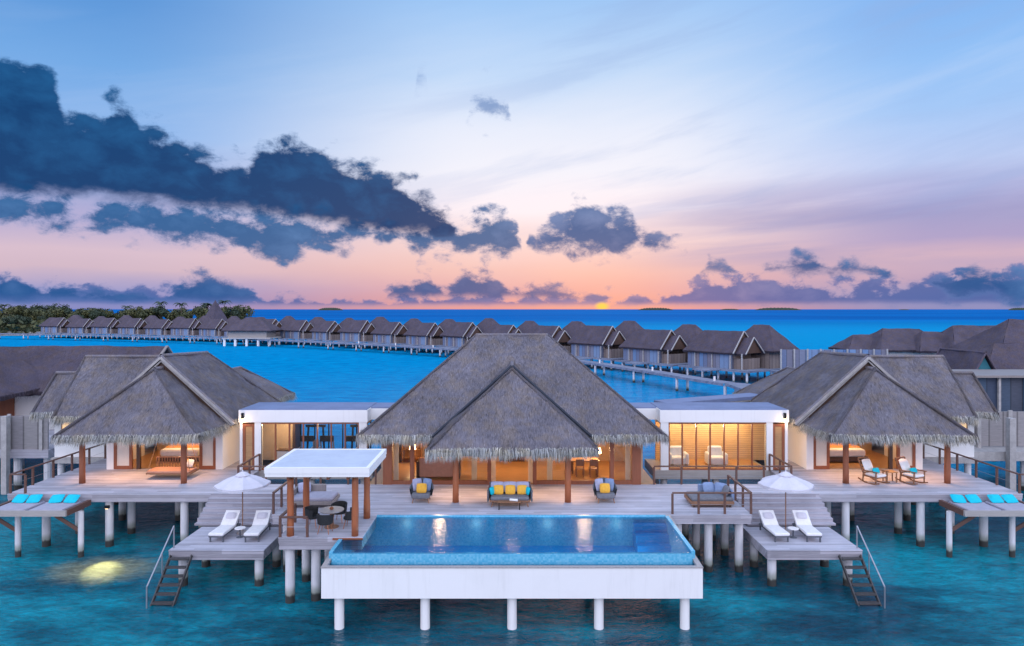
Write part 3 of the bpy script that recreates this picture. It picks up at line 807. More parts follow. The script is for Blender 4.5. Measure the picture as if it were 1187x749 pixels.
# resample
def resample(pts, step):
    out = [Vector((*pts[0], 0))]; 
    cr = []
    for i in range(len(pts)-1):
        p0, p1, p2, p3 = (Vector((*pts[max(0, min(len(pts)-1, k))], 0)) for k in (i-1, i, i+1, i+2))
        for j in range(12):
            t_ = j/12
            cr.append(.5*((2*p1)+(p2-p0)*t_+(2*p0-5*p1+4*p2-p3)*t_**2+(3*p1-p0-3*p2+p3)*t_**3))
    acc = 0
    for a, b in zip(cr, cr[1:]):
        acc += (b-a).length
        if acc >= step: out.append(b); acc = 0
    return out
JP = resample(J, 3.0)
mb = MB()
for a, b in zip(JP, JP[1:]):
    da = (b-a).normalized(); sd_ = Vector((-da.y, da.x, 0))*1.2
    za, zb = 1.9, 2.25
    q = [a-sd_, b-sd_, b+sd_, a+sd_]
    mb.face([(p.x,p.y,zb) for p in q]); mb.face([(q[0].x,q[0].y,za),(q[1].x,q[1].y,za),(q[1].x,q[1].y,zb),(q[0].x,q[0].y,zb)]); mb.face([(q[2].x,q[2].y,za),(q[3].x,q[3].y,za),(q[3].x,q[3].y,zb),(q[2].x,q[2].y,zb)])
mb.build('walkway', 'jetty_board', jt)
k = 0
for i in range(0, len(JP)-1, 3):
    a = JP[i]; da = (JP[i+1]-a).normalized(); sd_ = Vector((-da.y, da.x, 0))*.9
    for s_ in (-1, 1):
        if k < 98:
            mb = MB(); p = a+sd_*s_; mb.cyl((p.x,p.y,-1), (p.x,p.y,1.9), .2, n=8, caps=False); mb.build('pile', 'pile', jt); k += 1
mb = MB(); mb.box(28, 39.5, 82.5, 88.5, 1.95, 2.3); mb.build('landing', 'jetty_board', jt)
for x_ in (29, 34, 38.5):
    for y_ in (83.2, 87.8): mb = MB(); mb.cyl((x_,y_,-1),(x_,y_,1.95), .24, n=10, caps=False); mb.build('pile', 'pile', jt)
# link walks from jetty to villas
for i, ((X, Y), d) in enumerate(zip(VP, VDIR)):
    mb = MB(); pn = Vector((d.y, -d.x, 0)); pn = pn; q_ = Vector((X, Y, 2.12)) - d*4.0; a = q_ + pn*4.4; b = q_ + pn*7.6
    mb.beam(a, b, 3.0, .22); mb.build('gangway', 'jetty_board', jt)
# low bollard lights along the jetty
for i in range(0, 40, 4):
    a = JP[i]; mb = MB(); mb.box(a.x-.12, a.x+.12, a.y-.12, a.y+.12, 2.25, 2.85)
    tag(mb.build('bollard_light', 'white_fabric'), 'short pale bollard light standing along the curving jetty', 'bollard light', 'bollard lights along the jetty')
# pavilion over the water
pv = thing('jetty_pavilion', (-86, 226, 0), 'low hipped thatched pavilion on white piles at the middle of the jetty', 'pavilion')
roof('roof', pv, hip_x(-94.5, -78, 221, 233, 5.0, 9.3, -88.5, -84), 'thatch_dark', 3, True, (.2,.4), 8, .7)
mb = MB(); mb.box(-92.5, -80, 222.5, 231, 2.75, 5.0); mb.build('wall', 'pale_wood', pv)
mb = MB(); mb.box(-94, -78.5, 221.3, 232.5, 2.35, 2.75); mb.build('floor_slab', 'trim_board', pv)
for x_ in (-93.5, -90, -86.3, -82.5, -79):
    for y_ in (222, 231.5): mb = MB(); mb.cyl((x_,y_,-1),(x_,y_,2.35), .42, n=8, caps=False); mb.build('pile', 'white', pv)
# fence beside the largest far villa
fe = thing('timber_screen', (47, 103, 0), 'long timber screen fence joining the far villa row to the next jetty', 'fence')
mb = MB(); mb.box(40.5, 56.5, 102.9, 103.1, 2.9, 5.9); mb.build('panel', 'panels', fe)
for i in range(9): mb = MB(); mb.box(40.5+i*2-.1, 40.5+i*2+.1, 102.7, 102.88, -1, 6.0); mb.build('post', 'trim_board', fe)
mb = MB(); mb.box(40, 57, 103.2, 106, 2.2, 2.55); mb.build('walkway', 'jetty_board', fe)

# ---- neighbouring thatched villas at both sides
nb = thing('neighbour_villa', (-44, 56, 0), 'dark thatched neighbour villa behind the swing bed villa, with a timber terrace', 'villa')
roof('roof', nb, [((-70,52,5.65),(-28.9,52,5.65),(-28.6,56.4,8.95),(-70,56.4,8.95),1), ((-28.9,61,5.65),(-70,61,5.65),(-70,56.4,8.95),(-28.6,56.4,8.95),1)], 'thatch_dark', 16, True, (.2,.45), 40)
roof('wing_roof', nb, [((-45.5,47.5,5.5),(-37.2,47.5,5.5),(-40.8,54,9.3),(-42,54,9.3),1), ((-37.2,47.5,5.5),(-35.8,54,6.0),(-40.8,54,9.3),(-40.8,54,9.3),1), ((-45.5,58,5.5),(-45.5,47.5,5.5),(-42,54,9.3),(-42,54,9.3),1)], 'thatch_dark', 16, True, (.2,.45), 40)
mb = MB(); mb.beam((-28.8, 51.9, 5.6), (-28.5, 56.4, 8.95), .1, .2, (1,0,0)); mb.beam((-28.8, 61.1, 5.6), (-28.5, 56.4, 8.95), .1, .2, (1,0,0)); mb.build('gable_board', 'grey_wood', nb)
mb = MB(); mb.box(-68, -29.6, 53, 60, 2.4, 5.7); mb.build('wall', 'white', nb)
mb = MB(); mb.box(-40.6, -38.6, 52.8, 52.98, 2.6, 5.2); mb.build('door', 'red_wood', nb)
mb = MB(); mb.box(-66, -30.5, 44.9, 52.5, 2.2, 2.75); mb.build('terrace', 'deck_edge', nb)
for x_ in (-45, -39.5, -36, -33, -31):
    for y_ in (45.6, 50): mb = MB(); mb.cyl((x_,y_,-1),(x_,y_,2.2), .24, n=10, caps=False); mb.build('pile', 'pile', nb)
tf = thing('terrace_fence', (-36, 45, 2.7), 'grey slatted timber fence round the neighbour terrace by the swing bed villa', 'fence')
mb = MB(); mb.box(-52, -30.6, 45.0, 45.1, 2.75, 4.95); mb.build('panel', 'fence_panels', tf)
for i in range(10):
    mb = MB(); mb.box(-31-i*2.1-.1, -31-i*2.1+.1, 44.88, 44.98, 2.7, 5.1); mb.build('post', 'trim_board', tf)
sp_ = MB(); sp_.box(-33.1, -32.75, 44.2, 44.55, -1, 5.05)
tag(sp_.build('mooring_pillar', 'trim_board'), 'square grey pillar rising from the water beside the neighbour terrace fence', 'pillar')

nb = thing('neighbour_villa', (58, 76, 0), 'dark thatched neighbour villa with turquoise gable behind the rocking chair villa', 'villa')
roof('roof', nb, hip_x(47.5, 80, 67, 80, 5.7, 10.9, 53.5, 70), 'thatch_dark', 12, True, (.2,.45), 34)
roof('wing_roof', nb, hip_x(41.5, 58, 60, 68, 5.7, 8.8, 45.2, 54), 'thatch_dark', 12, True, (.2,.45), 34)
mb = MB(); mb.face([(40.3,59.9,5.9),(42.5,59.9,5.9),(41.4,59.9,7.9)]); mb.build('gable_panel', 'teal_panel', nb)
roof('gablet_roof', nb, [((40.0,59.6,5.7),(40.0,66,5.7),(41.4,66,8.2),(41.4,59.6,8.2),0), ((42.8,66,5.7),(42.8,59.6,5.7),(41.4,59.6,8.2),(41.4,66,8.2),0)], 'thatch_dark', 21)
mb = MB(); mb.box(49, 78, 69, 78.5, 2.3, 5.8); mb.box(40.6, 57, 61, 68.9, 2.3, 5.8); mb.build('wall', 'panels', nb)
mb = MB(); mb.box(40, 80, 59, 81, 1.9, 2.3); mb.build('terrace', 'jetty_board', nb)
for x_ in (46, 50, 54, 58, 62):
    mb = MB(); mb.cyl((x_,60,-1),(x_,60,1.9), .25, n=10, caps=False); mb.build('pile', 'pile', nb)
for k_, (x0, x1, yy, zr, lab) in enumerate(((57.8, 66.5, 104, 8.9, 'dark thatched roofed villa next to the timber screen, lowest of the pair'), (66.5, 78.5, 100, 9.5, 'dark thatched roofed villa with pale eaves, higher of the pair past the screen'))):
    nv = thing('shore_villa', ((x0+x1)/2, yy+5, 0), lab, 'villa', 'dark villas past the timber screen')
    roof('roof', nv, hip_x(x0-1.6, x1+1.6, yy, yy+11, 5.7, zr, x0+1.6, x1-1.2), 'thatch_dark', 8, True, (.2,.4), 24)
    roof('wing_roof', nv, hip_x(x0-5, x0+2.5, yy+3, yy+10, 5.6, zr-1.0, x0-2.6, x0+.6), 'thatch_dark', 8, True, (.2,.4), 24)
    mb = MB(); mb.box(x0-.8, x1+.8, yy+1, yy+12, 2.3, 5.7); mb.build('wall', 'cream', nv)
    mb = MB(); mb.box(x0-2, x1+2, yy-1, yy+13, 1.9, 2.3); mb.build('terrace', 'deck_edge', nv)
tf = thing('terrace_fence', (36, 45, 2.7), 'tall grey plank fence on the terrace beside the rocking chair villa', 'fence')
mb = MB(); mb.box(30.6, 52, 46.0, 46.1, 2.75, 5.1); mb.build('panel', 'fence_panels', tf)
for i in range(10): mb = MB(); mb.box(31.4+i*2.1-.12, 31.4+i*2.1+.12, 45.85, 45.98, 2.7, 5.2); mb.build('post', 'trim_board', tf)
mb = MB(); mb.box(27.4, 52, 44.5, 49, 2.1, 2.7); mb.build('terrace', 'trim_board', tf)
for x_ in (28.2, 34, 40): mb = MB(); mb.cyl((x_,45.2,-1),(x_,45.2,2.1), .3, n=10, caps=False); mb.build('pile', 'pile', tf)
sp_ = MB(); sp_.box(32.1, 32.5, 44.0, 44.4, -1, 4.95)
tag(sp_.build('mooring_pillar', 'trim_board'), 'square grey pillar rising from the water beside the plank fence', 'pillar')
hs = thing('slatted_hut', (45, 57, 0), 'blue grey slatted hut standing beyond the plank fence', 'hut')
mb = MB(); mb.box(36.2, 50, 54, 58.8, 2.6, 6.6); mb.build('wall', 'panels_dark', hs)
mb = MB(); mb.box(36, 50.5, 53.4, 58.9, 2.2, 2.6); mb.build('floor_slab', 'jetty_board', hs)
mb = MB(); mb.box(36, 50.4, 53.5, 59, 6.62, 6.8); mb.build('roof_slab', 'grey_wood', hs)
for x_ in (36.3, 38.4, 40.6, 42.8, 45): mb = MB(); mb.box(x_-.09, x_+.09, 53.72, 53.9, 2.62, 6.6); mb.build('post', 'trim_board', hs)
for x_ in (38, 42, 46): mb = MB(); mb.cyl((x_,54,-1),(x_,54,2.2), .25, n=8, caps=False); mb.build('pile', 'pile', hs)

# ================================================================== THE RESIDENCE
ZD = 2.75
def piles(parent, pts, top, r=.19, mat='pile'):
    for x_, y_ in pts:
        mb = MB(); mb.cyl((x_, y_, -1.2), (x_, y_, top), r, r, 14, caps=False); mb.build('pile', mat, parent, smooth=True)
def slab_deck(parent, rects, zt, th=.42):
    """boards on top, a fascia of edge boards below"""
    mb = MB(); fb = MB()
    for x0, x1, y0, y1 in rects:
        mb.box(x0, x1, y0, y1, zt-.05, zt)
        fb.box(x0+.03, x1-.03, y0+.03, y1-.03, zt-th, zt-.052)
        fb.box(x0+.012, x1-.012, y0+.012, y1-.012, zt-.24, zt-.07)
    b = mb.build('deck_board', 'deck', parent); fb.build('fascia', 'deck_edge', parent)
def railing(name, pts, label, ht=.95, post=.09, step=1.5, mat='rail_wood'):
    p0 = pts[0]; t = thing(name, p0, label, 'railing', 'brown timber railings')
    seen = set()
    for a, b in zip(pts, pts[1:]):
        a, b = Vector(a), Vector(b); L = (b-a).length; k = max(1, round(L/step))
        for i in range(k+1):
            p = a.lerp(b, i/k); key = (round(p.x,2), round(p.y,2))
            if key in seen: continue
            seen.add(key); mb = MB(); mb.box(p.x-post/2, p.x+post/2, p.y-post/2, p.y+post/2, p.z, p.z+ht-.04); mb.build('post', mat, t)
        mb = MB(); up = Vector((0,0,ht)); mb.beam(a+up, b+up, .11, .06); mb.build('top_rail', mat, t)
        mb = MB()
        for hz in (.42,): mb.cyl(a+Vector((0,0,hz)), b+Vector((0,0,hz)), .008, n=5, caps=False)
        mb.build('wire', 'steel', t)
    return t

# central deck
cd = thing('timber_deck', (0, 33.4, ZD), 'wide weathered central timber deck behind the pool', 'deck', 'weathered timber decks on piles')
slab_deck(cd, [(-10.8, 10.8, 30.72, 36.1)], ZD)
piles(cd, [(x_, y_) for x_ in (-10.3, -8.4, 7.6, 9.0, 10.4) for y_ in (31.3, 33.4, 35.5)] + [(x_, 35.6) for x_ in (-5, -1.7, 1.7, 5)], ZD-.42)
# side decks
for sgn, off, word in ((-1, 0, 'with the swing bed'), (1, .3, 'with the rocking chairs')):
    mirror(sgn, off)
    sdk = thing('timber_deck', (19, 37, ZD), 'weathered timber deck of the villa ' + word, 'deck', 'weathered timber decks on piles')
    slab_deck(sdk, [(14.5, 25.3, 34.2, 46.5), (10.83 - (off if sgn > 0 else 0), 14.497, 34.2, 36.1)], ZD)
    pp = [(x_, 34.6) for x_ in (12.4, 14.4, 16.6, 20.4, 23.6)] + [(x_, 36.6) for x_ in (16.6, 20.4, 23.2)] + [(x_, 38.9) for x_ in (15.5, 19, 22.2, 24.6)] + [(x_, 42) for x_ in (16.5, 20.2, 24.4)]
    piles(sdk, pp, ZD-.42)
    # stepped flight down to the sun deck
    st = thing('wide_steps', (13, 33.3, 1.65), 'wide weathered timber steps down to the sun deck of the villa ' + word, 'steps', 'wide timber steps')
    for i in range(6):
        z1 = ZD - (i+1)*(1.1/7); y1 = 34.2 - i*.29
        mb = MB(); mb.box(10.9, 15.1, y1-.29, y1-.003, z1-.10, z1); mb.box(10.92, 15.08, y1-.03, y1-.006, z1-.0, z1+.155)
        mb.build('step', 'deck_edge', st)
    lo = thing('sun_deck', (12.7, 30.8, 1.65), 'low square timber sun deck below the villa ' + word, 'deck', 'low sun decks')
    slab_deck(lo, [(10.65, 14.75, 29.3, 33.9)], 1.65)
    piles(lo, [(11.0, 29.7), (14.3, 29.7), (11.0, 31.9), (14.3, 31.9)], 1.24)
    # ladder into the water
    ld = thing('water_ladder', (14.2, 28.5, 0), 'brown ladder stairs into the sea with pale handrail, villa ' + word, 'ladder', 'ladder stairs into the sea')
    for x_ in (13.72, 14.62):
        mb = MB(); mb.beam((x_, 29.25, 1.45), (x_, 27.3, -.35), .055, .15); mb.build('stringer', 'ladder_wood', ld)
    for i in range(7):
        f = (i+.6)/7; mb = MB(); yy, zz = 29.25-1.95*f, 1.52-1.8*f; mb.box(13.755, 14.585, yy-.12, yy+.12, zz-.025, zz+.025); mb.build('tread', 'ladder_wood', ld)
    mb = MB(); mb.cyl((14.66, 29.6, 1.65), (14.66, 29.6, 2.6), .03); mb.cyl((14.66, 29.6, 2.6), (14.66, 27.4, .85), .03); mb.cyl((14.66, 27.4, .85), (14.66, 27.4, -.1), .03); mb.cyl((14.66, 28.6, 1.8), (14.66, 28.6, .9), .025); mb.build('handrail', 'steel', ld)
    # railing along the outer edge and round the gap
    rl = railing('deck_railing', [(25.2, 45.5, ZD), (25.2, 34.3, ZD), (25.9, 34.3, ZD)] if sgn > 0 else [(25.2, 45.5, ZD), (25.2, 34.3, ZD), (24.45, 34.3, ZD)], 'brown timber railing along the outer edge of the deck ' + word)
    railing('deck_railing', [(14.45, 39.1, ZD), (14.45, 36.05, ZD), (7.2, 36.05, ZD)], 'brown timber railing along the water gap beside the villa ' + word)
    railing('deck_railing', [(10.78, 34.1, ZD), (10.78, 30.85, ZD)] if sgn < 0 else [(10.5, 34.1, ZD), (10.5, 30.85, ZD), (6.95, 30.85, ZD)], ('short brown railing beside the dining pergola steps' if sgn < 0 else 'brown timber railing round the daybed at the pool corner'), step=1.15)
    # lounging platform with cushioned nets, cantilevered on struts
    pf = thing('lounging_platform', (22.9, 33.2, 2.3), 'sloping lounging platform on white legs under the deck ' + word, 'platform', 'lounging platforms with turquoise pillows')
    mb = MB(); mb.box(21.2, 24.9, 32.35, 34.16, 2.28, 2.36); mb.build('net', 'mattress_grey', pf)
    mb = MB()
    mb.box(21.1, 25.0, 32.25, 32.37, 2.2, 2.46); mb.build('front_beam', 'pale_wood', pf)
    for x_ in (21.14, 24.96): mb = MB(); mb.box(x_-.08, x_+.08, 32.38, 34.16, 2.2, 2.47); mb.build('side_beam', 'rail_wood', pf)
    for x0 in (21.4, 23.2):
        mb = MB(); mb.rbox(x0, x0+1.55, 32.42, 33.95, 2.362, 2.47, .04); mb.build('mattress', 'mattress_grey', pf)
    for x_ in (20.9, 23.95):
        mb = MB(); mb.cyl((x_, 33.1, -1.2), (x_, 33.1, 2.2), .13, n=12, caps=False); mb.build('leg', 'pile', pf)
    for x0, x1 in ((20.9, 21.15),):
        pass
    for xa in (20.95, 24.0):
        mb = MB(); mb.beam((xa, 33.1, 1.25), (xa+.95, 32.6, 2.22), .1, .16); mb.build('strut', 'rail_wood', pf)
    for n_, (x_, wd) in enumerate(((21.75, 'innermost'), (22.5, 'second from the villa'), (23.6, 'third from the villa'), (24.3, 'outermost'))):
        mb = MB(); mb.pillow((x_, 33.74, 2.64), .66, .54, .19, Matrix.Rotation(R(35), 3, 'X') @ Matrix.Rotation(R(random.uniform(-6, 6)), 3, 'Z'))
        tag(mb.build('turquoise_pillow', 'turquoise', smooth=True), wd + ' turquoise pillow on the platform of the deck ' + word, 'pillow', 'turquoise pillows on the lounging platforms')
mirror(1)

# dining deck and pergola
dd = thing('dining_deck', (-7.7, 29.1, ZD), 'square timber dining deck under the white pergola at the pool edge', 'deck')
slab_deck(dd, [(-9.46, -6.05, 27.6, 30.7)], ZD+.012, .5)
mb = MB(); mb.box(-7.25, -6.03, 27.57, 27.6, ZD-.08, ZD+.0); mb.build('edge_strip', 'red_wood', dd)
piles(dd, [(-9.1, 28.0), (-8.1, 28.2), (-7.55, 29.3), (-9.1, 30.2)], ZD-.48)
pg = thing('dining_pergola', (-7.75, 29.2, ZD), 'white flat roofed pergola on four reddish log posts by the pool', 'pergola')
mb = MB(); mb.box(-9.85, -5.7, 27.2, 30.9, 5.31, 5.5); mb.build('roof_slab', 'white', pg)
mb = MB()
for x0, x1, y0, y1 in ((-9.87,-5.68,27.18,27.34),(-9.87,-5.68,30.76,30.92),(-9.87,-9.71,27.34,30.76),(-5.84,-5.68,27.34,30.76)): mb.box(x0, x1, y0, y1, 5.45, 5.68)
mb.build('parapet', 'white', pg)
mb = MB(); mb.box(-9.7, -5.85, 27.35, 30.75, 5.5, 5.665); mb.build('membrane', 'membrane', pg)
for x_, y_ in ((-9.04, 27.85), (-6.4, 27.85), (-9.1, 30.2), (-6.42, 30.2)):
    mb = MB(); mb.cyl((x_, y_, ZD+.012), (x_, y_, 5.31), .145, .125, 14, wob=.05); mb.build('log_post', 'rust_log', pg, smooth=True)
mb = MB()
for x_ in (-9.0, -8.2, -7.4, -6.6): mb.box(x_-.05, x_+.05, 27.4, 30.7, 5.15, 5.305)
mb.build('rafter', 'red_wood', pg)
railing('dining_railing', [(-9.4, 29.6, ZD), (-9.4, 27.68, ZD), (-8.3, 27.68, ZD)], 'low brown railing at the corner of the dining deck', .82)

# ---- pool
pl = thing('swimming_pool', (0, 28, 1.26), 'long white infinity pool with turquoise mosaic raised on white columns', 'pool')
mb = MB()
mb.box(-6.87, 6.87, 26.1, 30.6, 1.3, 1.42)                       # floor
mb.build('basin_floor', 'pool_tile', pl)
mb = MB(); mb.box(-6.87, 6.87, 30.55, 30.7, 1.4, 2.76); mb.box(-7.0, -6.85, 26.1, 30.69, 1.4, 2.72); mb.box(6.85, 7.0, 26.1, 30.69, 1.4, 2.76); mb.build('basin_wall', 'mosaic', pl)
mb = MB(); mb.box(-6.87, 6.87, 25.98, 26.16, 1.3, 2.69); mb.build('weir_wall', 'mosaic', pl)
mb = MB(); mb.box(-7.08, 7.08, 25.33, 25.48, 1.262, 2.39); mb.box(-7.08, -7.0, 25.48, 30.7, 1.262, 2.39); mb.box(7.0, 7.08, 25.48, 30.7, 1.262, 2.39); mb.box(-7.06, 7.06, 25.34, 30.6, 1.26, 1.31); mb.build('outer_wall', 'white', pl)
mb = MB(); mb.box(-7.1, 7.1, 25.31, 25.5, 2.392, 2.43)
for s_ in (-1, 1):
    q0, q1 = (s_*6.9, s_*7.1)
    a = [(q0,25.5,2.43),(q1,25.5,2.43),(q1,30.69,2.77),(q0,30.69,2.77)]; b = [(x_,y_,z_-.1) for x_,y_,z_ in a]
    mb.face(a if s_ > 0 else a[::-1]); 
    for i in range(4): mb.face([b[i], b[(i+1)%4], a[(i+1)%4], a[i]])
mb.build('coping', 'stone_top', pl)
mb = MB(); mb.face([(-6.85,26.0,2.7),(6.85,26.0,2.7),(6.85,30.56,2.7),(-6.85,30.56,2.7)]); mb.build('water_surface', 'pool_water', pl)
mb = MB(); mb.face([(-7.0,25.48,2.28),(7.0,25.48,2.28),(7.0,25.98,2.28),(-7.0,25.98,2.28)]); mb.build('trough_water', 'pool_water', pl)
mb = MB(); mb.box(-7.0, 7.0, 25.48, 25.98, 1.8, 1.9); mb.build('trough_floor', 'pool_tile', pl)
for i in range(3):
    mb = MB(); mb.box(5.4+.0*i, 6.85, 30.55-.4*(i+1), 30.55-.4*i, 1.42, 2.45-.32*i); mb.build('pool_step', 'pool_tile', pl)
for x_ in (-6.5, -3.27, 0, 3.27, 6.5):
    mb = MB(); mb.cyl((x_, 25.7, -1.2), (x_, 25.7, 1.262), .18, n=16, caps=False); mb.build('pile', 'white', pl, smooth=True)
    mb = MB(); mb.cyl((x_, 29.4, -1.2), (x_, 29.4, 1.262), .18, n=16, caps=False); mb.build('pile', 'pile', pl, smooth=True)

# ---- central villa
mv = thing('thatched_villa', (0, 40, ZD), 'largest thatched villa in the middle with a peaked porch facing the pool', 'villa', 'thatched villas of the residence')
roof('roof', mv, hip_x(-8.0, 8.0, 35.2, 46.8, 5.4, 10.45, -2.15, 2.15), 'thatch', 170)
ap = (0, 35.1, 8.95)
pr = roof('porch_roof', mv, [((-4.05,31.95,5.35),(4.05,31.95,5.35),ap,ap,1), ((4.05,31.95,5.35),(4.05,35.6,5.35),(0,39.6,8.95),ap,1), ((-4.05,35.6,5.35),(-4.05,31.95,5.35),ap,(0,39.6,8.95),1)], 'thatch', 170)
mb = MB()
for s_ in (-1, 1): mb.beam((s_*4.12, 35.15, 5.42), (0, 35.3, 9.06), .22, .09, (0,-.2,1))
mb.build('gable_board', 'shadow_board', mv)  # near-black strip painting the shadow band between porch and main roof
mb = MB()
mb.box(-7.6, 7.6, 36.05, 46.2, ZD-.2, ZD+.01); mb.build('floor_slab', 'floor_wood', mv)
mb = MB(); mb.box(-7.0, 7.0, 41.6, 41.75, ZD, 5.4); mb.box(-6.95, -6.8, 36.3, 41.6, ZD, 5.4); mb.box(6.8, 6.95, 36.3, 41.6, ZD, 5.4); mb.build('wall', 'warm_wall', mv)
mb = MB(); mb.box(-7.0, 7.0, 35.95, 45.8, 5.42, 5.5); mb.build('ceiling', 'tan_wood', mv)
for x0, x1 in ((-6.8,-6.33),(6.33,6.8),(-5.38,-5.16),(5.16,5.38),(-3.05,-2.9),(2.9,3.05),(-1.3,-1.1),(1.1,1.3)):
    mb = MB(); mb.box(x0, x1, 35.98, 36.22, ZD, 5.35); mb.build('wall_post', 'red_wood', mv)
mb = MB()
for x0, x1 in ((-6.33,-5.38),(-5.16,-3.05),(-2.9,-1.3),(1.3,2.9),(3.05,5.16),(5.38,6.33)): mb.box(x0, x1, 36.02, 36.16, ZD, ZD+.2); mb.box(x0, x1, 36.02, 36.16, 5.12, 5.34)
mb.build('door_track', 'red_wood', mv)
for x0, x1 in ((-6.33,-5.38),(-2.9,-1.3),(1.3,2.9),(5.38,6.33)):
    mb = MB(); mb.box(x0+.02, x1-.02, 36.08, 36.10, ZD+.2, 5.12); mb.build('glass_door', 'glass', mv)
for x0, x1 in ((-6.3,-6.02),(-2.15,-1.86),(-1.1,-.86),(.86,1.1),(1.86,2.15),(6.02,6.3)):
    mb = MB(); n = 8
    for i in range(n):
        a, b = x0+(x1-x0)*i/n, x0+(x1-x0)*(i+1)/n
        mb.face([(a,36.28+.05*(i%2),ZD+.02),(b,36.28+.05*((i+1)%2),ZD+.02),(b,36.28+.05*((i+1)%2),5.3),(a,36.28+.05*(i%2),5.3)])
    mb.build('curtain', 'curtain', mv)
for x_ in (-2.7, 2.68):
    mb = MB(); mb.cyl((x_, 32.75, ZD), (x_, 32.75, 5.5), .155, .14, 14, wob=.04); mb.build('porch_post', 'rust_log', mv, smooth=True)
mb = MB(); mb.box(-2.9, 2.9, 32.68, 32.84, 5.32, 5.5); mb.build('porch_beam', 'red_wood', mv)
mb = MB(); mb.box(-.75, .75, 41.4, 41.58, ZD, 5.0); mb.build('inner_door', 'dark_wood', mv)
# interior furniture
sf = thing('couch', (-4.0, 37.4, ZD), 'tan couch seen from behind inside the villa beside the glass doors', 'couch')
mb = MB(); mb.rbox(-5.05, -3.05, 37.1, 37.35, ZD+.12, ZD+1.15, .05); mb.build('back', 'tan_fabric', sf)
mb = MB(); mb.rbox(-5.05, -3.05, 37.36, 38.2, ZD+.12, ZD+.55, .06); mb.build('seat', 'tan_fabric', sf)
for x_ in (-5.2, -2.98): mb = MB(); mb.box(x_, x_+.13, 37.1, 38.2, ZD, ZD+.95); mb.build('arm', 'dark_wood', sf)
tb = thing('indoor_dining_table', (4.1, 38.6, ZD), 'wooden dining table inside the villa lit by warm light', 'table')
mb = MB(); mb.box(3.3, 4.9, 38.2, 39.1, ZD+.70, ZD+.76); mb.build('tabletop', 'tan_wood', tb)
for x_ in (3.4, 4.8):
    for y_ in (38.3, 39.0): mb = MB(); mb.box(x_-.04, x_+.04, y_-.04, y_+.04, ZD, ZD+.7); mb.build('leg', 'chair_wood', tb)
def wood_chair(x_, y_, lab):
    c = thing('wooden_chair', (x_, y_, ZD), lab, 'chair', 'wooden chairs indoors')
    mb = MB(); mb.box(x_-.23, x_+.23, y_-.23, y_+.23, ZD+.42, ZD+.47); mb.build('seat', 'chair_wood', c)
    mb = MB(); mb.box(x_-.23, x_+.23, y_-.25, y_-.21, ZD+.62, ZD+.98); mb.build('backrest', 'chair_wood', c)
    for dx in (-.2, .2):
        for dy in (-.22, .2): mb = MB(); mb.box(x_+dx-.025, x_+dx+.025, y_+dy-.02, y_+dy+.02, ZD, ZD+(.42 if dy > 0 else .98)); mb.build('leg', 'chair_wood', c)
wood_chair(3.75, 37.8, 'wooden chair at the indoor table, closest to the curtain')
wood_chair(4.5, 37.8, 'wooden chair at the indoor table, closest to the glass door')
sh = thing('open_shelf', (-5.9, 40, ZD), 'tall wooden shelf against the wall inside the villa', 'shelf')
mb = MB(); mb.box(-6.6, -5.4, 41.2, 41.25, ZD, ZD+2.2); mb.box(-6.6, -6.55, 40.9, 41.2, ZD, ZD+2.2); mb.box(-5.45, -5.4, 40.9, 41.2, ZD, ZD+2.2); mb.build('frame', 'chair_wood', sh)
for k in range(4): mb = MB(); mb.box(-6.55, -5.45, 40.9, 41.2, ZD+.3+.5*k, ZD+.34+.5*k); mb.build('shelf_board', 'chair_wood', sh)
def table_lamp(x_, y_, z_, lab, pw=60):
    c = thing('table_lamp', (x_, y_, z_), lab, 'lamp', 'glowing lamps indoors')
    mb = MB(); mb.lathe((x_, y_, z_), [(.0,0),(.1,0),(.1,.03),(.03,.06),(.03,.3),(.0,.3)], 12); mb.build('base', 'dark_wood', c)
    mb = MB(); mb.lathe((x_, y_, z_+.28), [(.2,0),(.15,.28)], 16); mb.build('lamp_shade', 'lamp_glow', c)
    lamp('table_lamp_light', 'POINT', (x_, y_-.28, z_+.5), pw, size=.1)
table_lamp(-5.9, 40.5, ZD+.65, 'glowing table lamp in front of the tall indoor shelf', 40)
table_lamp(4.9, 38.95, ZD+.76, 'glowing table lamp on the indoor dining table', 40)
for x_ in (-4.1, 0, 4.1): lamp('ceiling_light', 'POINT', (x_, 38.9, 5.0), 150, size=.2)
for x_ in (-2.7, 2.7, 0): lamp('porch_light', 'SPOT', (x_, 33.6, 5.2), 330, (1,.55,.30), .08, (R(8), 0, 0), 88, .8)

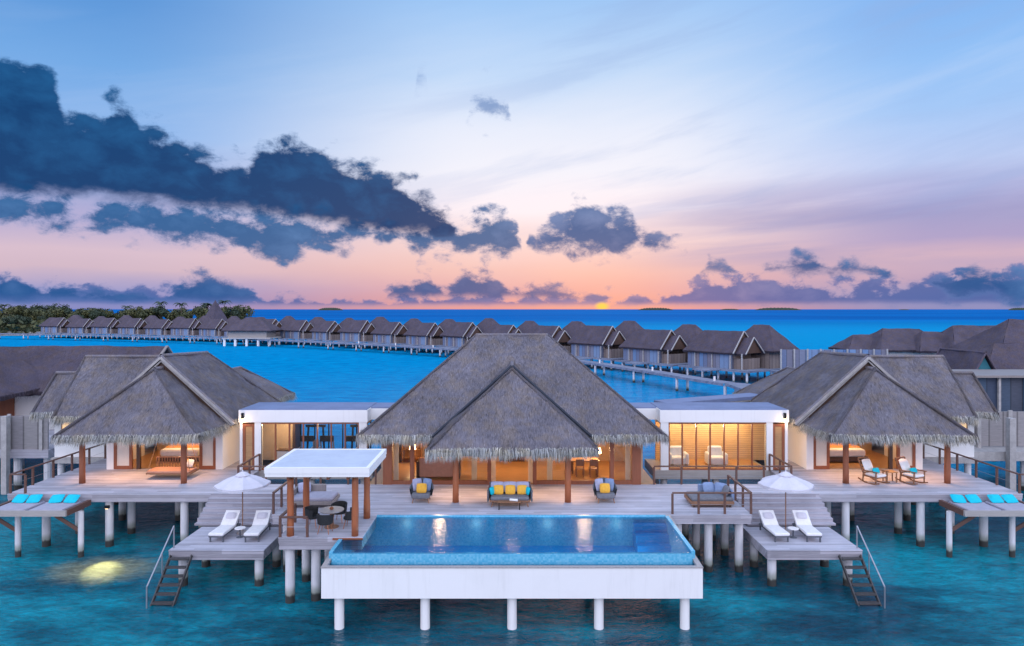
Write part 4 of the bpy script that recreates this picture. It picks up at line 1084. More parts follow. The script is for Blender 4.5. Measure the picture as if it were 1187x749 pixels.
# ---- side villas
def side_villa(sgn, off, word, swing):
    mirror(sgn, off)
    v = thing('thatched_villa', (20, 42, ZD), 'thatched villa with white bargeboards and ' + word, 'villa', 'thatched villas of the residence')
    xc, ze = 20.05, 5.55
    # gable roof running back
    roof('roof', v, [((15.9,46.8,ze),(15.9,39.0,ze),(xc,39.0,9.35),(xc,45.0,9.15),1) if False else ((24.2,39.0,ze),(24.2,46.8,ze),(xc,44.9,9.15),(xc,39.0,9.35),1),
                     ((15.9,47.0,ze),(15.9,39.0,ze),(xc,39.0,9.35),(xc,44.9,9.15),1), ((24.2,47.0,ze),(15.9,47.0,ze),(xc,44.9,9.15),(xc,44.9,9.15),1)], 'thatch', 150)
    # porch
    ap = (xc, 38.3, 8.65)
    roof('porch_roof', v, [((16.25,35.45,5.35),(23.85,35.45,5.35),ap,ap,1), ((23.85,35.45,5.35),(23.85,39.2,5.35),(xc,39.4,8.65),ap,1), ((16.25,39.2,5.35),(16.25,35.45,5.35),ap,(xc,39.4,8.65),1)], 'thatch', 170)
    mb = MB()
    for s_ in (-1, 1): mb.beam((xc+s_*4.2, 38.94, 5.44), (xc, 38.94, 9.24), .10, .13, (0,-.1,1)); mb.beam((xc+s_*4.05, 39.02, 5.34), (xc, 39.02, 9.05), .06, .08, (0,-.1,1))
    mb.build('bargeboard', 'trim_board', v)
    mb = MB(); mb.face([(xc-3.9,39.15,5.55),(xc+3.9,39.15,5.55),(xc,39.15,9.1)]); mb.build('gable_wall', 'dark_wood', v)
    # outer wing and bath wing, rear wing
    roof('wing_roof', v, [((20.6,40.1,5.6),(27.0,40.1,5.6),(27.1,43.4,9.0),(20.3,43.4,9.0),1), ((27.0,47.0,5.6),(20.6,47.0,5.6),(20.3,43.4,9.0),(27.1,43.4,9.0),1), ((27.0,40.1,5.6),(27.0,47.0,5.6),(27.1,43.4,9.0),(27.1,43.4,9.0),1)], 'thatch', 120)
    roof('bath_roof', v, [((26.5,41.6,5.6),(29.3,41.6,5.6),(29.1,43.6,7.95),(26.5,43.6,7.95),1), ((29.3,45.6,5.6),(26.5,45.6,5.6),(26.5,43.6,7.95),(29.1,43.6,7.95),1), ((29.3,41.6,5.6),(29.3,45.6,5.6),(29.1,43.6,7.95),(29.1,43.6,7.95),1)], 'thatch', 120)
    roof('rear_roof', v, [((23,44.0,5.6),(23,51.5,5.6),(19.8,49.8,7.75),(19.8,43.6,7.75),1), ((16.4,51.5,5.6),(16.4,44.0,5.6),(19.8,43.6,7.75),(19.8,49.8,7.75),1), ((23,51.5,5.6),(16.4,51.5,5.6),(19.8,49.8,7.75),(19.8,49.8,7.75),1)], 'thatch', 30)
    # walls
    mb = MB()
    mb.box(16.7,17.1,39.4,39.6,ZD,5.7); mb.box(23.0,23.4,39.4,39.6,ZD,5.7); mb.box(16.7,16.85,39.6,46.3,ZD,5.7); mb.box(23.25,23.4,39.6,43.2,ZD,5.7)
    mb.box(23.4,27.6,43.2,43.4,ZD-.4,6.2); mb.box(28.55,28.95,43.2,43.4,ZD-.4,6.2); mb.box(27.6,28.55,43.2,43.4,ZD-.4,4.2); mb.box(28.75,28.95,43.4,45.4,ZD-.4,5.7); mb.box(16.85,26.5,46.1,46.3,ZD,5.7)
    mb.build('wall', 'white', v)
    mb = MB(); mb.box(16.9, 23.2, 44.6, 44.7, ZD, 5.6); mb.build('headboard_wall', 'warm_wall', v)
    mb = MB(); mb.box(16.8, 23.3, 39.3, 46, 5.62, 5.68); mb.build('ceiling', 'tan_wood', v)
    mb = MB(); mb.box(16.9, 23.2, 39.62, 44.6, ZD+.002, ZD+.03); mb.build('floor_slab', 'floor_wood', v)
    for x0, x1 in ((17.1, 18.05), (21.95, 23.0)):
        mb = MB(); mb.box(x0, x0+.16, 39.42, 39.54, ZD+.01, 5.6); mb.box(x1-.16, x1, 39.42, 39.54, ZD+.01, 5.6); mb.box(x0+.16, x1-.16, 39.42, 39.54, ZD+.01, ZD+.2); mb.box(x0+.16, x1-.16, 39.42, 39.54, 5.3, 5.6)
        fr_ = mb.build('door', 'red_wood', v)
        mb = MB(); mb.box(x0+.16, x1-.16, 39.46, 39.5, ZD+.2, 5.3); mb.build('panel', 'cream', fr_)
    mb = MB(); mb.box(21.5, 21.7, 39.44, 39.6, ZD, 5.6); mb.build('door_post', 'dark_wood', v)
    mb = MB(); mb.box(18.05, 21.95, 39.44, 39.56, 5.3, 5.6); mb.build('lintel', 'red_wood', v)
    # lit window of the wing
    mb = MB(); mb.box(27.6, 28.55, 43.25, 43.35, 4.2, 6.0); wf = mb.build('window', 'tan_wood', v)
    mb = MB(); mb.box(27.68, 28.47, 43.23, 43.248, 4.28, 5.9); mb.build('pane', 'lamp_dim', wf)
    for x_ in (17.45, 22.85):
        mb = MB(); mb.cyl((x_, 36.3, ZD), (x_, 36.3, 5.6), .155, .14, 14, wob=.03); mb.build('porch_post', 'red_wood', v, smooth=True)
    mb = MB(); mb.box(17.2, 23.1, 36.22, 36.38, 5.4, 5.55); mb.build('porch_beam', 'red_wood', v)
    piles(v, [(26.3, 43.3), (28.6, 43.3), (26.4, 45.6)], ZD-.4)
    mb = MB(); mb.box(25.32, 29, 42.9, 46.4, ZD-.45, ZD-.1); mb.build('wing_floor', 'trim_board', v)
    # bed indoors
    b = thing('wide_bed', (19.8, 42.6, ZD), 'wide bed with orange spread indoors behind the hanging swing bed' if swing else 'wide bed with orange cover indoors behind the rocking chairs', 'bed')
    bx0, bx1 = (18.9, 21.2) if swing else (18.7, 21.0)
    mb = MB(); mb.box(bx0-.1, bx1+.1, 41.0, 43.6, ZD+.1, ZD+.38); mb.build('bed_frame', 'dark_wood', b)
    mb = MB(); mb.rbox(bx0, bx1, 41.05, 43.5, ZD+.38, ZD+.78, .08); mb.build('mattress', 'white_fabric', b)
    mb = MB(); mb.rbox(bx0-.02, bx1+.02, 41.7, 42.9, ZD+.66, ZD+.83, .05); mb.build('bedspread', 'orange_fabric', b)
    for k in range(3): mb = MB(); mb.pillow((bx0+.4+.75*k, 43.25, ZD+1.05), .65, .5, .22, Matrix.Rotation(R(60), 3, 'X')); mb.build('bed_pillow', 'orange_fabric' if k % 2 else 'tan_fabric', b, smooth=True)
    table_lamp(18.1, 43.6, ZD+.55, 'glowing bedside lamp in the villa ' + ('with the swing bed' if swing else 'behind the rocking chairs'), 50)
    nt = thing('bedside_table', (18.1, 43.6, ZD), 'small dark bedside table under the lamp, villa ' + ('with the swing bed' if swing else 'behind the rocking chairs'), 'table')
    mb = MB(); mb.box(17.85, 18.4, 43.35, 43.85, ZD+.5, ZD+.55); mb.build('tabletop', 'dark_wood', nt)
    for dx in (17.9, 18.35):
        for dy in (43.4, 43.8): mb = MB(); mb.box(dx-.025, dx+.025, dy-.025, dy+.025, ZD, ZD+.5); mb.build('leg', 'dark_wood', nt)
    lamp('ceiling_light', 'POINT', (20, 41.6, 5.2), 170, size=.2)
    lamp('porch_light', 'SPOT', (17.9, 37.6, 5.3), 310, (1,.52,.28), .08, (0,0,0), 95, .7)
    lamp('porch_light', 'SPOT', (20.2, 37.4, 5.3), 310, (1,.52,.28), .08, (0,0,0), 95, .7)
    lamp('porch_light', 'SPOT', (22.4, 37.6, 5.3), 310, (1,.52,.28), .08, (0,0,0), 95, .7)
    mirror(1)
emit_mat('lamp_dim', (1.0, .62, .30), .75)
side_villa(-1, 0, 'a hanging swing bed on its porch', True)
side_villa(1, .3, 'two rocking chairs on its porch', False)

# ---- flat roofed white links
def link(sgn, off, word, gym):
    mirror(sgn, off)
    k = thing('flat_roofed_pavilion', (12, 41, ZD), word, 'pavilion', 'white flat roofed glazed pavilions')
    x0, x1 = 8.3, 15.7
    mb = MB(); mb.box(x0, x1, 39.2, 42.3, 5.5, 6.2); mb.box(x0-2.5, x0, 40.2, 42.3, 5.5, 6.15); mb.build('fascia', 'white', k)
    mb = MB(); mb.box(x0+.06, x1-.06, 39.26, 42.24, 6.2, 6.24); mb.box(x0-2.45, x0+.04, 40.26, 42.24, 6.15, 6.22); mb.build('roof_membrane', 'roof_membrane', k)
    for xa, xb in ((8.35, 8.8), (14.42, 14.8), (15.5, 15.65)): mb = MB(); mb.box(xa, xb, 39.24, 39.5, ZD-.1, 5.5); mb.build('pier', 'white', k)
    mb = MB(); mb.box(8.0, 15.6, 39.15, 42.2, ZD-.5, ZD); mb.build('floor_beam', 'pale_wood', k)
    mb = MB(); mb.box(8.8, 14.42, 39.5, 42.1, ZD, ZD+.02); mb.build('floor_slab', 'floor_wood', k)
    mb = MB(); mb.box(8.3, 15.6, 39.3, 42.2, 5.40, 5.46); mb.build('ceiling', 'tan_wood', k)
    mb = MB(); n = 7; st = (14.42-8.8)/n
    mb.box(8.8, 14.42, 39.26, 39.36, ZD, ZD+.08); mb.box(8.8, 14.42, 39.26, 39.36, 5.40, 5.5)
    for i in range(n+1): mb.box(8.8+st*i-(.035 if 0 < i < n else 0), 8.8+st*i+(.035 if 0 < i < n else .07)-(.07 if i == n else 0), 39.25, 39.37, ZD+.08, 5.40)
    wf = mb.build('window', 'red_wood', k)
    for i in range(n): mb = MB(); mb.box(8.8+st*i+.04, 8.8+st*(i+1)-.04, 39.30, 39.315, ZD+.08, 5.4); mb.build('pane', 'glass', wf)
    mb = MB(); mb.box(14.8, 14.95, 39.3, 39.42, ZD, 5.45); mb.box(15.35, 15.5, 39.3, 39.42, ZD, 5.45); mb.box(14.95, 15.35, 39.3, 39.42, ZD, ZD+.25); mb.box(14.95, 15.35, 39.3, 39.42, 5.25, 5.45); dr = mb.build('door', 'red_wood', k)
    mb = MB(); mb.box(14.95, 15.35, 39.34, 39.37, ZD+.25, 5.25); mb.build('panel', 'tan_wood', dr)
    if not gym:
        mb = MB(); mb.box(8.6, 15.5, 41.85, 42.0, ZD, 5.4); mb.build('slat_wall', 'slat_wall', k)
    else:
        mb = MB(); mb.box(13.2, 15.5, 41.9, 42.05, ZD, 5.4); mb.build('inner_wall', 'warm_wall', k)
        mb = MB(); mb.box(13.0, 13.15, 40.9, 41.9, ZD, 5.4); mb.build('partition', 'dark_wood', k)
        mb = MB()
        for i in range(6): mb.box(8.7+i*.86-.035, 8.7+i*.86+.035, 42.0, 42.07, ZD, 5.4)
        mb.build('rear_frame', 'black_metal', k)
    if not gym:
        mb = MB(); mb.beam((9.5, 44.2, 5.9), (17.2, 48.2, 5.9), 1.6, .22); mb.build('rear_roof', 'roof_membrane', k)
        mb = MB(); mb.beam((9.3, 43.3, 5.84), (17.0, 47.3, 5.84), .1, .30); mb.build('rear_fascia', 'trim_board', k)
    piles(k, [(x_, y_) for x_ in (8.6, 11.6, 15.2) for y_ in (39.6, 41.8)], ZD-.5)
    wl_ = thing('wall_lamp', (15.45, 39.1, 5.6), 'small lit wall lamp on the pavilion corner by the ' + ('gym' if gym else 'slatted room'), 'lamp')
    mb = MB(); mb.box(15.38, 15.5, 39.05, 39.2, 5.72, 6.05); mb.build('body', 'black_metal', wl_)
    mb = MB(); mb.cyl((15.44, 39.12, 5.64), (15.44, 39.12, 5.72), .06); mb.build('bulb', 'lamp_glow', wl_)
    lamp('wall_lamp_light', 'POINT', (15.44, 38.95, 5.55), 12, size=.05)
    if gym:
        lamp('ceiling_light', 'POINT', (13.7, 40.6, 5.1), 130, (1, .70, .38), size=.2); lamp('ceiling_light', 'POINT', (10.5, 40.6, 5.1), 110, size=.2)
    else:
        for x_ in (9.8, 11.7, 13.4): lamp('ceiling_light', 'POINT', (x_, 40.8, 5.05), 120, (1, .70, .38), size=.2)
    mirror(1)
link(-1, 0, 'white flat roofed glazed pavilion seen through to the sea, with exercise machines', True)
link(1, .2, 'white flat roofed glazed pavilion with a warm slatted timber wall', False)
# covered armchairs in the right pavilion
for i, x_ in enumerate((9.85, 12.15)):
    c = thing('covered_armchair', (x_, 40.6, ZD), ('white covered armchair inside the pavilion, nearer the villa roof' if i == 0 else 'white covered armchair in the middle of the glazed pavilion'), 'armchair', 'white covered armchairs in the glazed pavilion')
    mb = MB(); mb.rbox(x_-.42, x_+.42, 40.2, 41.0, ZD+.06, ZD+.5, .08); mb.build('seat', 'white_fabric', c)
    mb = MB(); mb.rbox(x_-.42, x_+.42, 40.85, 41.08, ZD+.4, ZD+1.05, .08); mb.build('backrest', 'white_fabric', c)
    for s_ in (-1, 1): mb = MB(); mb.rbox(x_+s_*.5-.09, x_+s_*.5+.09, 40.2, 41.05, ZD+.06, ZD+.72, .06); mb.build('arm', 'white_fabric', c)
# exercise machines
for i, x_ in enumerate((-9.7, -11.2, -12.4)):
    c = thing('treadmill', (x_, 41, ZD), ('black treadmill in the glazed gym, closest to the central villa', 'black treadmill in the middle of the glazed gym', 'black treadmill in the glazed gym, closest to the partition')[i], 'treadmill', 'treadmills in the gym')
    mb = MB(); mb.rbox(x_-.4, x_+.4, 40.0, 41.8, ZD+.02, ZD+.22, .04); mb.build('running_deck', 'black_metal', c)
    for s_ in (-1, 1): mb = MB(); mb.beam((x_+s_*.38, 41.6, ZD+.2), (x_+s_*.38, 41.3, ZD+1.35), .07, .1); mb.beam((x_+s_*.38, 41.3, ZD+.95), (x_+s_*.38, 40.7, ZD+.9), .05, .05); mb.build('upright', 'steel', c)
    mb = MB(); mb.rbox(x_-.42, x_+.42, 41.22, 41.35, ZD+1.25, ZD+1.6, .03); mb.build('console', 'black_metal', c)
for x_, lab in ((-9.2, 'tall black cable machine at the sea side of the gym, closest to the central villa'), (-11.9, 'tall black cable machine at the sea side of the gym, beside the partition')):
    c = thing('cable_machine', (x_, 41.4, ZD), lab, 'gym machine', 'cable machines in the gym')
    mb = MB(); mb.box(x_-.6, x_+.6, 41.35, 41.45, ZD+2.1, ZD+2.25)
    for dx in (-.55, .55): mb.beam((x_+dx, 41.4, ZD), (x_+dx*.8, 41.4, ZD+2.1), .1, .1)
    mb.build('frame', 'black_metal', c)
    mb = MB(); mb.box(x_-.16, x_+.16, 41.5, 41.62, ZD+.05, ZD+1.3); mb.build('weight_stack', 'steel', c)
    mb = MB(); mb.rbox(x_-.22, x_+.22, 40.75, 41.2, ZD+.45, ZD+.55, .03); mb.build('seat', 'black_metal', c)
gt = thing('white_counter', (-13.4, 40.6, ZD), 'low white counter inside the glazed gym near the door', 'counter')
mb = MB(); mb.box(-13.9, -12.9, 40.4, 40.9, ZD, ZD+.85); mb.build('cabinet', 'white', gt)
mb = MB(); mb.box(-13.95, -12.85, 40.35, 40.95, ZD+.852, ZD+.9); mb.build('top', 'dark_wood', gt)
wb = thing('weight_bench', (-10.4, 40.4, ZD), 'white padded weight bench near the gym window', 'bench')
mb = MB(); mb.rbox(-11.0, -9.8, 40.2, 40.55, ZD+.4, ZD+.52, .04); mb.build('seat', 'white_fabric', wb)
for x_ in (-10.9, -9.9): mb = MB(); mb.box(x_-.04, x_+.04, 40.22, 40.53, ZD, ZD+.4); mb.build('leg', 'black_metal', wb)

# ================================================================== FURNITURE
def make_lounger():
    t = thing('sun_lounger', (0,0,0), 'x', 'sun lounger', 'white sun loungers on the low decks')
    mb = MB(); mb.box(-.34, -.28, -1.0, 1.0, .24, .31); mb.box(.28, .34, -1.0, 1.0, .24, .31); mb.box(-.28, .28, -1.0, -.94, .24, .31); mb.box(-.28, .28, .94, 1.0, .24, .31); mb.build('frame', 'grey_weave', t)
    for x_ in (-.30, .30):
        for y_ in (-.9, .9): mb = MB(); mb.box(x_-.03, x_+.03, y_-.03, y_+.03, 0, .24); mb.build('leg', 'grey_weave', t)
    mb = MB(); mb.rbox(-.36, .36, -1.02, .32, .312, .44, .04); mb.build('mattress', 'white_fabric', t)
    mb = MB(); p0, p1 = Vector((0,.30,.37)), Vector((0,.98,.92)); mb.beam(p0, p1, .72, .13, (0,-.6,.8)); mb.build('backrest', 'white_fabric', t)
    mb = MB(); mb.pillow((0,.68,.78), .5, .36, .12, Matrix.Rotation(R(39), 3, 'X')); mb.build('head_pillow', 'canopy_fabric', t, smooth=True)
    mb = MB(); mb.beam((-.28,.9,.27), (-.28,.8,.75), .03, .03); mb.beam((.28,.9,.27), (.28,.8,.75), .03, .03); mb.build('prop', 'grey_weave', t)
    return t
lg = make_lounger()
LS = [(-13.1, 30.95, 'white sun lounger beside the ladder rail, villa with the swing bed'), (-11.6, 30.95, 'white sun lounger closest to the dining pergola'), (11.95, 30.95, 'white sun lounger closest to the daybed steps and pool'), (13.45, 30.95, 'white sun lounger beside the ladder below the rocking chair villa')]
for i, (x_, y_, lab) in enumerate(LS):
    o = lg if i == 0 else dup(lg, (x_, y_+.22, 1.65), R((-2, 3, 2, -3)[i]), lab, (.95, .92, .95))
    if i == 0: o.location = (x_, y_+.22, 1.65); o.scale = (.95, .92, .95); o['label'] = lab; o.rotation_euler = (0, 0, R(-2))
def make_umbrella():
    t = thing('parasol', (0,0,0), 'x', 'parasol', 'white parasols on the low decks')
    mb = MB(); mb.cyl((0,0,.06), (0,0,2.74), .025, n=10); mb.build('pole', 'chair_wood', t)
    mb = MB(); mb.lathe((0,0,0), [(0,.0),(.26,.0),(.26,.07),(.05,.10),(.05,.22),(0,.22)], 20); mb.build('base', 'stone_top', t)
    mb = MB(); n = 8; Rr = 1.23
    prof = [(.20, 2.70), (.52, 2.60), (.90, 2.46), (Rr, 2.30), (Rr+.005, 2.20)]
    for i in range(n):
        a0, a1 = 2*PI*(i+.5)/n, 2*PI*(i+1.5)/n
        for (r0, z0), (r1, z1) in zip(prof, prof[1:]):
            for h0, h1 in ((0, .5), (.5, 1)):
                def P(r, z_, h):
                    p = Vector((r*math.cos(a0), r*math.sin(a0), z_)).lerp(Vector((r*math.cos(a1), r*math.sin(a1), z_)), h)
                    return p - Vector((0,0,.045*(r/Rr)*(1-abs(2*h-1))))
                mb.face([P(r1,z1,h0),P(r1,z1,h1),P(r0,z0,h1),P(r0,z0,h0)])
    mb.build('canopy', 'canopy_fabric', t)
    mb = MB(); mb.lathe((0,0,0), [(.34, 2.68), (.2, 2.78), (.03, 2.85), (.03, 2.91), (0, 2.93)], 8); mb.build('vent_cap', 'canopy_fabric', t)
    for i in range(n):
        a = 2*PI*(i+.5)/n; mb = MB(); mb.beam((.03*math.cos(a), .03*math.sin(a), 2.64), (Rr*math.cos(a), Rr*math.sin(a), 2.27), .018, .022); mb.build('rib', 'chair_wood', t)
    return t
um = make_umbrella(); um.location = (-12.45, 31.55, 1.65); um['label'] = 'white parasol between the loungers below the swing bed villa'
dup(um, (12.65, 31.55, 1.65), .2, 'white parasol between the loungers below the rocking chair villa')
def make_side_table():
    t = thing('side_table', (0,0,0), 'x', 'side table', 'small round side tables between the loungers')
    mb = MB(); mb.lathe((0,0,0), [(0,.40),(.24,.40),(.24,.43),(0,.43)], 18); mb.build('tabletop', 'white_fabric', t)
    mb = MB(); mb.lathe((0,0,0), [(0,0),(.17,0),(.12,.02),(.035,.05),(.035,.40)], 14); mb.build('stem', 'grey_weave', t)
    return t
stb = make_side_table(); stb.location = (-12.35, 31.0, 1.65); stb['label'] = 'small round side table at the loungers below the swing bed villa'
dup(stb, (12.75, 30.95, 1.65), 0, 'small round side table at the loungers below the rocking chair villa')

def rotX(a): return Matrix.Rotation(R(a), 3, 'X')
def rotZ(a): return Matrix.Rotation(R(a), 3, 'Z')
def make_armchair():
    t = thing('tub_armchair', (0,0,0), 'x', 'armchair', 'blue and grey tub armchairs on the central deck')
    mb = MB()   # curved woven shell round the back and sides, flaring upward
    n = 14
    for i in range(n):
        def P(k, h):
            a = PI*(-.08+1.16*k/n); fl = 1+.18*h; top = .62+.40*math.sin(a)**1.0 if math.sin(a) > 0 else .62
            return Vector((.50*fl*math.cos(a), -.05+.42*fl*math.sin(a), .24+(top-.24)*h))
        for h0, h1 in ((0,.5),(.5,1)):
            mb.face([P(i,h0),P(i+1,h0),P(i+1,h1),P(i,h1)]); 
            def Q(k, h): p = P(k, h); return Vector((p.x*.90, (p.y+.05)*.90-.05, p.z))
            mb.face([Q(i,h1),Q(i+1,h1),Q(i+1,h0),Q(i,h0)])
        mb.face([P(i,1),P(i+1,1),Q(i+1,1),Q(i,1)])
    mb.build('shell', 'grey_weave', t)
    mb = MB(); mb.rbox(-.44, .44, -.46, .34, .22, .44, .05); mb.build('seat_cushion', 'seat_grey', t)
    mb = MB(); mb.pillow((-.23,.16,.74), .48, .60, .17, rotZ(22) @ rotX(72)); mb.build('back_cushion', 'lilac_fabric', t, smooth=True)
    mb = MB(); mb.pillow((.23,.16,.74), .48, .60, .17, rotZ(-22) @ rotX(72)); mb.build('back_cushion', 'blue_fabric', t, smooth=True)
    for x_, y_ in ((-.36,-.40),(.36,-.40),(-.34,.28),(.34,.28)):
        mb = MB(); mb.cyl((x_*.95,y_*.95,.24), (x_*1.08,y_*1.08,0), .03, .02, 8); mb.build('leg', 'chair_wood', t)
    return t
ac = make_armchair(); ac.location = (-4.36, 32.95, ZD); ac['label'] = 'blue and grey tub armchair on the deck closest to the dining pergola'
dup(ac, (4.48, 32.95, ZD), R(2), 'blue and grey tub armchair on the deck closest to the pool steps')
def cushion(x_, y_, z_, w_, h_, th, m, lab, cat, grp, tilt=70, rz=0, mat='yellow_fabric', name='yellow_cushion'):
    mb = MB(); mb.pillow((x_, y_, z_), w_, h_, th, rotZ(rz) @ rotX(tilt))
    return tag(mb.build(name, mat, smooth=True), lab, cat, grp)
cushion(-4.34, 32.78, ZD+.66, .50, .46, .16, None, 'yellow cushion on the armchair closest to the dining pergola', 'cushion', 'yellow cushions on the deck seats')
cushion(4.46, 32.78, ZD+.66, .50, .46, .16, None, 'yellow cushion on the armchair closest to the pool steps', 'cushion', 'yellow cushions on the deck seats')
sf = thing('outdoor_sofa', (-.1, 32.3, ZD), 'three seat grey woven sofa facing the pool in front of the doors', 'sofa')
xs = -.1; ys = 32.3
mb = MB(); mb.rbox(xs-.95, xs+.95, ys-.42, ys+.42, ZD+.22, ZD+.32, .03); mb.build('frame', 'chair_wood', sf)
mb = MB(); mb.rbox(xs-.9, xs+.9, ys-.46, ys+.30, ZD+.322, ZD+.48, .05); mb.build('seat_cushion', 'seat_grey', sf)
mb = MB(); mb.beam((xs-.98, ys+.42, ZD+.62), (xs+.98, ys+.42, ZD+.62), .08, .72); 
for s_ in (-1, 1): mb.beam((xs+s_*.96, ys+.42, ZD+.55), (xs+s_*1.03, ys-.38, ZD+.50), .07, .52)
mb.build('woven_back', 'grey_weave', sf)
for k in (-1, 0, 1):
    mb = MB(); mb.pillow((xs+k*.6, ys+.24, ZD+.78), .64, .52, .18, rotX(72)); mb.build('back_cushion', 'lilac_fabric', sf, smooth=True)
for s_ in (-1, 1):
    for yy in (-.36, .34): mb = MB(); mb.cyl((xs+s_*.78, ys+yy, ZD+.23), (xs+s_*.86, ys+yy*1.08, ZD), .03, .022, 8); mb.build('leg', 'chair_wood', sf)
for k, w_ in ((-1, 'at the dining pergola end of the sofa'), (0, 'in the middle of the sofa'), (1, 'at the pool steps end of the sofa')):
    cushion(xs+k*.56+.02, ys+.04, ZD+.70, .48, .44, .15, None, 'yellow cushion ' + w_, 'cushion', 'yellow cushions on the deck seats', 70, random.uniform(-4, 4))
for s_, w_ in ((-1, 'at the dining pergola arm of the sofa'), (1, 'at the pool steps arm of the sofa')):
    cushion(xs+s_*.84, ys+.0, ZD+.66, .40, .36, .17, None, 'turquoise bolster ' + w_, 'cushion', 'turquoise bolsters on the sofa', 75, s_*-62, 'turquoise', 'turquoise_bolster')
ct = thing('coffee_table', (xs, 31.55, ZD), 'low slim wooden coffee table in front of the grey sofa', 'table')
mb = MB(); mb.box(xs-.55, xs+.5, 31.42, 31.72, ZD+.33, ZD+.37); mb.build('tabletop', 'chair_wood', ct)
for x_ in (xs-.5, xs+.45):
    for y_ in (31.46, 31.68): mb = MB(); mb.box(x_-.02, x_+.02, y_-.02, y_+.02, ZD, ZD+.33); mb.build('leg', 'black_metal', ct)
tr = thing('folded_towel', (xs+.2, 31.57, ZD+.37), 'pale rolled towel lying on the coffee table', 'towel')
mb = MB(); mb.cyl((xs+.0, 31.6, ZD+.43), (xs+.36, 31.52, ZD+.43), .06, n=12); mb.build('roll', 'white_fabric', tr, smooth=False)

# dining set under the pergola
DX, DY, DZ = -7.65, 28.95, ZD+.012
tb = thing('round_dining_table', (DX, DY, DZ), 'round grey dining table under the white pergola', 'table')
mb = MB(); mb.lathe((DX,DY,DZ), [(0,.70),(.50,.70),(.52,.72),(.52,.745),(0,.75)], 28); mb.build('tabletop', 'stone_top', tb)
mb = MB(); mb.lathe((DX,DY,DZ), [(0,0),(.30,0),(.30,.03),(.09,.06),(.08,.70)], 18); mb.build('pedestal', 'chair_wood', tb)
pt = thing('clay_pot', (DX, DY, DZ+.75), 'small red clay pot on the round dining table', 'pot')
mb = MB(); mb.lathe((DX,DY,DZ+.75), [(0,0),(.06,0),(.09,.06),(.05,.11),(.0,.09)], 12); mb.build('body', 'copper', pt)
def make_dining_chair():
    t = thing('dining_chair', (0,0,0), 'x', 'chair', 'black woven chairs round the dining table')
    mb = MB(); n = 14
    for i in range(n):
        def P(k, h): a = PI*(-.12+1.24*k/n); r = .30+.04*h; return Vector((r*1.03*math.cos(a), r*math.sin(a), .40+(.36+.06*max(0, math.sin(a)))*h))
        def Q(k, h): p = P(k, h); return Vector((p.x*.88, p.y*.88, p.z))
        mb.face([P(i,0),P(i+1,0),P(i+1,1),P(i,1)]); mb.face([Q(i,1),Q(i+1,1),Q(i+1,0),Q(i,0)]); mb.face([P(i,1),P(i+1,1),Q(i+1,1),Q(i,1)])
    mb.build('backrest', 'black_weave', t)
    mb = MB(); mb.lathe((0,0,0), [(0,.38),(.28,.38),(.30,.41),(.28,.47),(0,.48)], 18); mb.build('seat', 'black_weave', t)
    for a in (45, 135, 225, 315):
        mb = MB(); c_, s_ = math.cos(R(a)), math.sin(R(a)); mb.cyl((.22*c_, .22*s_, .39), (.33*c_, .33*s_, 0), .018, .014, 8); mb.build('leg', 'copper', t)
    return t
dc = make_dining_chair()
for i, (a, lab) in enumerate(((-95, 'black woven dining chair with its back to the sea'), (175, 'black woven dining chair between table and sun deck side post'), (80, 'black woven dining chair between the round table and the villa deck'), (-5, 'black woven dining chair between the round table and the pool'))):
    loc = (DX+.82*math.cos(R(a)), DY+.74*math.sin(R(a)), DZ); rz = R(a-90)
    if i == 0: dc.location = loc; dc.rotation_euler = (0,0,rz); dc['label'] = lab
    else: dup(dc, loc, rz, lab)

# daybeds on the central deck
def daybed(sgn, off, lab):
    mirror(sgn, off)
    t = thing('daybed', (9.3, 32.4, ZD), lab, 'daybed', 'low grey daybeds on the central deck')
    mb = MB(); mb.rbox(8.35, 10.35, 31.75, 33.15, ZD+.12, ZD+.3, .03); mb.build('base', 'chair_wood' if sgn > 0 else 'grey_wood', t)
    mb = MB(); mb.rbox(8.38, 10.32, 31.78, 33.0, ZD+.302, ZD+.46, .05); mb.build('mattress', 'seat_grey' if sgn > 0 else 'mattress_grey', t)
    mb = MB(); mb.rbox(9.0, 10.4, 33.0, 33.14, ZD+.3, ZD+.78, .03); mb.rbox(10.27, 10.4, 31.9, 32.98, ZD+.3, ZD+.72, .03); mb.build('backrest', 'blue_fabric' if sgn > 0 else 'grey_wood', t)
    for x_ in (8.5, 10.2):
        for y_ in (31.9, 33.0): mb = MB(); mb.box(x_-.04, x_+.04, y_-.04, y_+.04, ZD, ZD+.12); mb.build('leg', 'dark_wood', t)
    mirror(1)
daybed(-1, 0, 'low grey daybed half hidden behind the dining pergola posts')
daybed(1, 0, 'low grey daybed behind the railing at the pool corner')
for k, (x_, y_, rz, m, w_) in enumerate(((9.45, 32.85, 8, 'blue_fabric', 'back of the railed daybed'), (9.98, 32.75, -35, 'blue_fabric', 'corner of the railed daybed'), (10.1, 32.25, -80, 'seat_grey', 'arm end of the railed daybed'))):
    cushion(x_, y_, ZD+.68, .56, .5, .18, None, ('blue ' if 'blue' in m else 'dark grey ') + 'scatter cushion propped at the ' + w_, 'cushion', 'scatter cushions on the railed daybed', 66, rz, m, 'scatter_cushion')
cushion(-9.95, 32.75, ZD+.70, .6, .5, .18, None, 'pale lilac scatter cushion on the daybed behind the pergola', 'cushion', None, 66, 20, 'lilac_fabric', 'scatter_cushion')

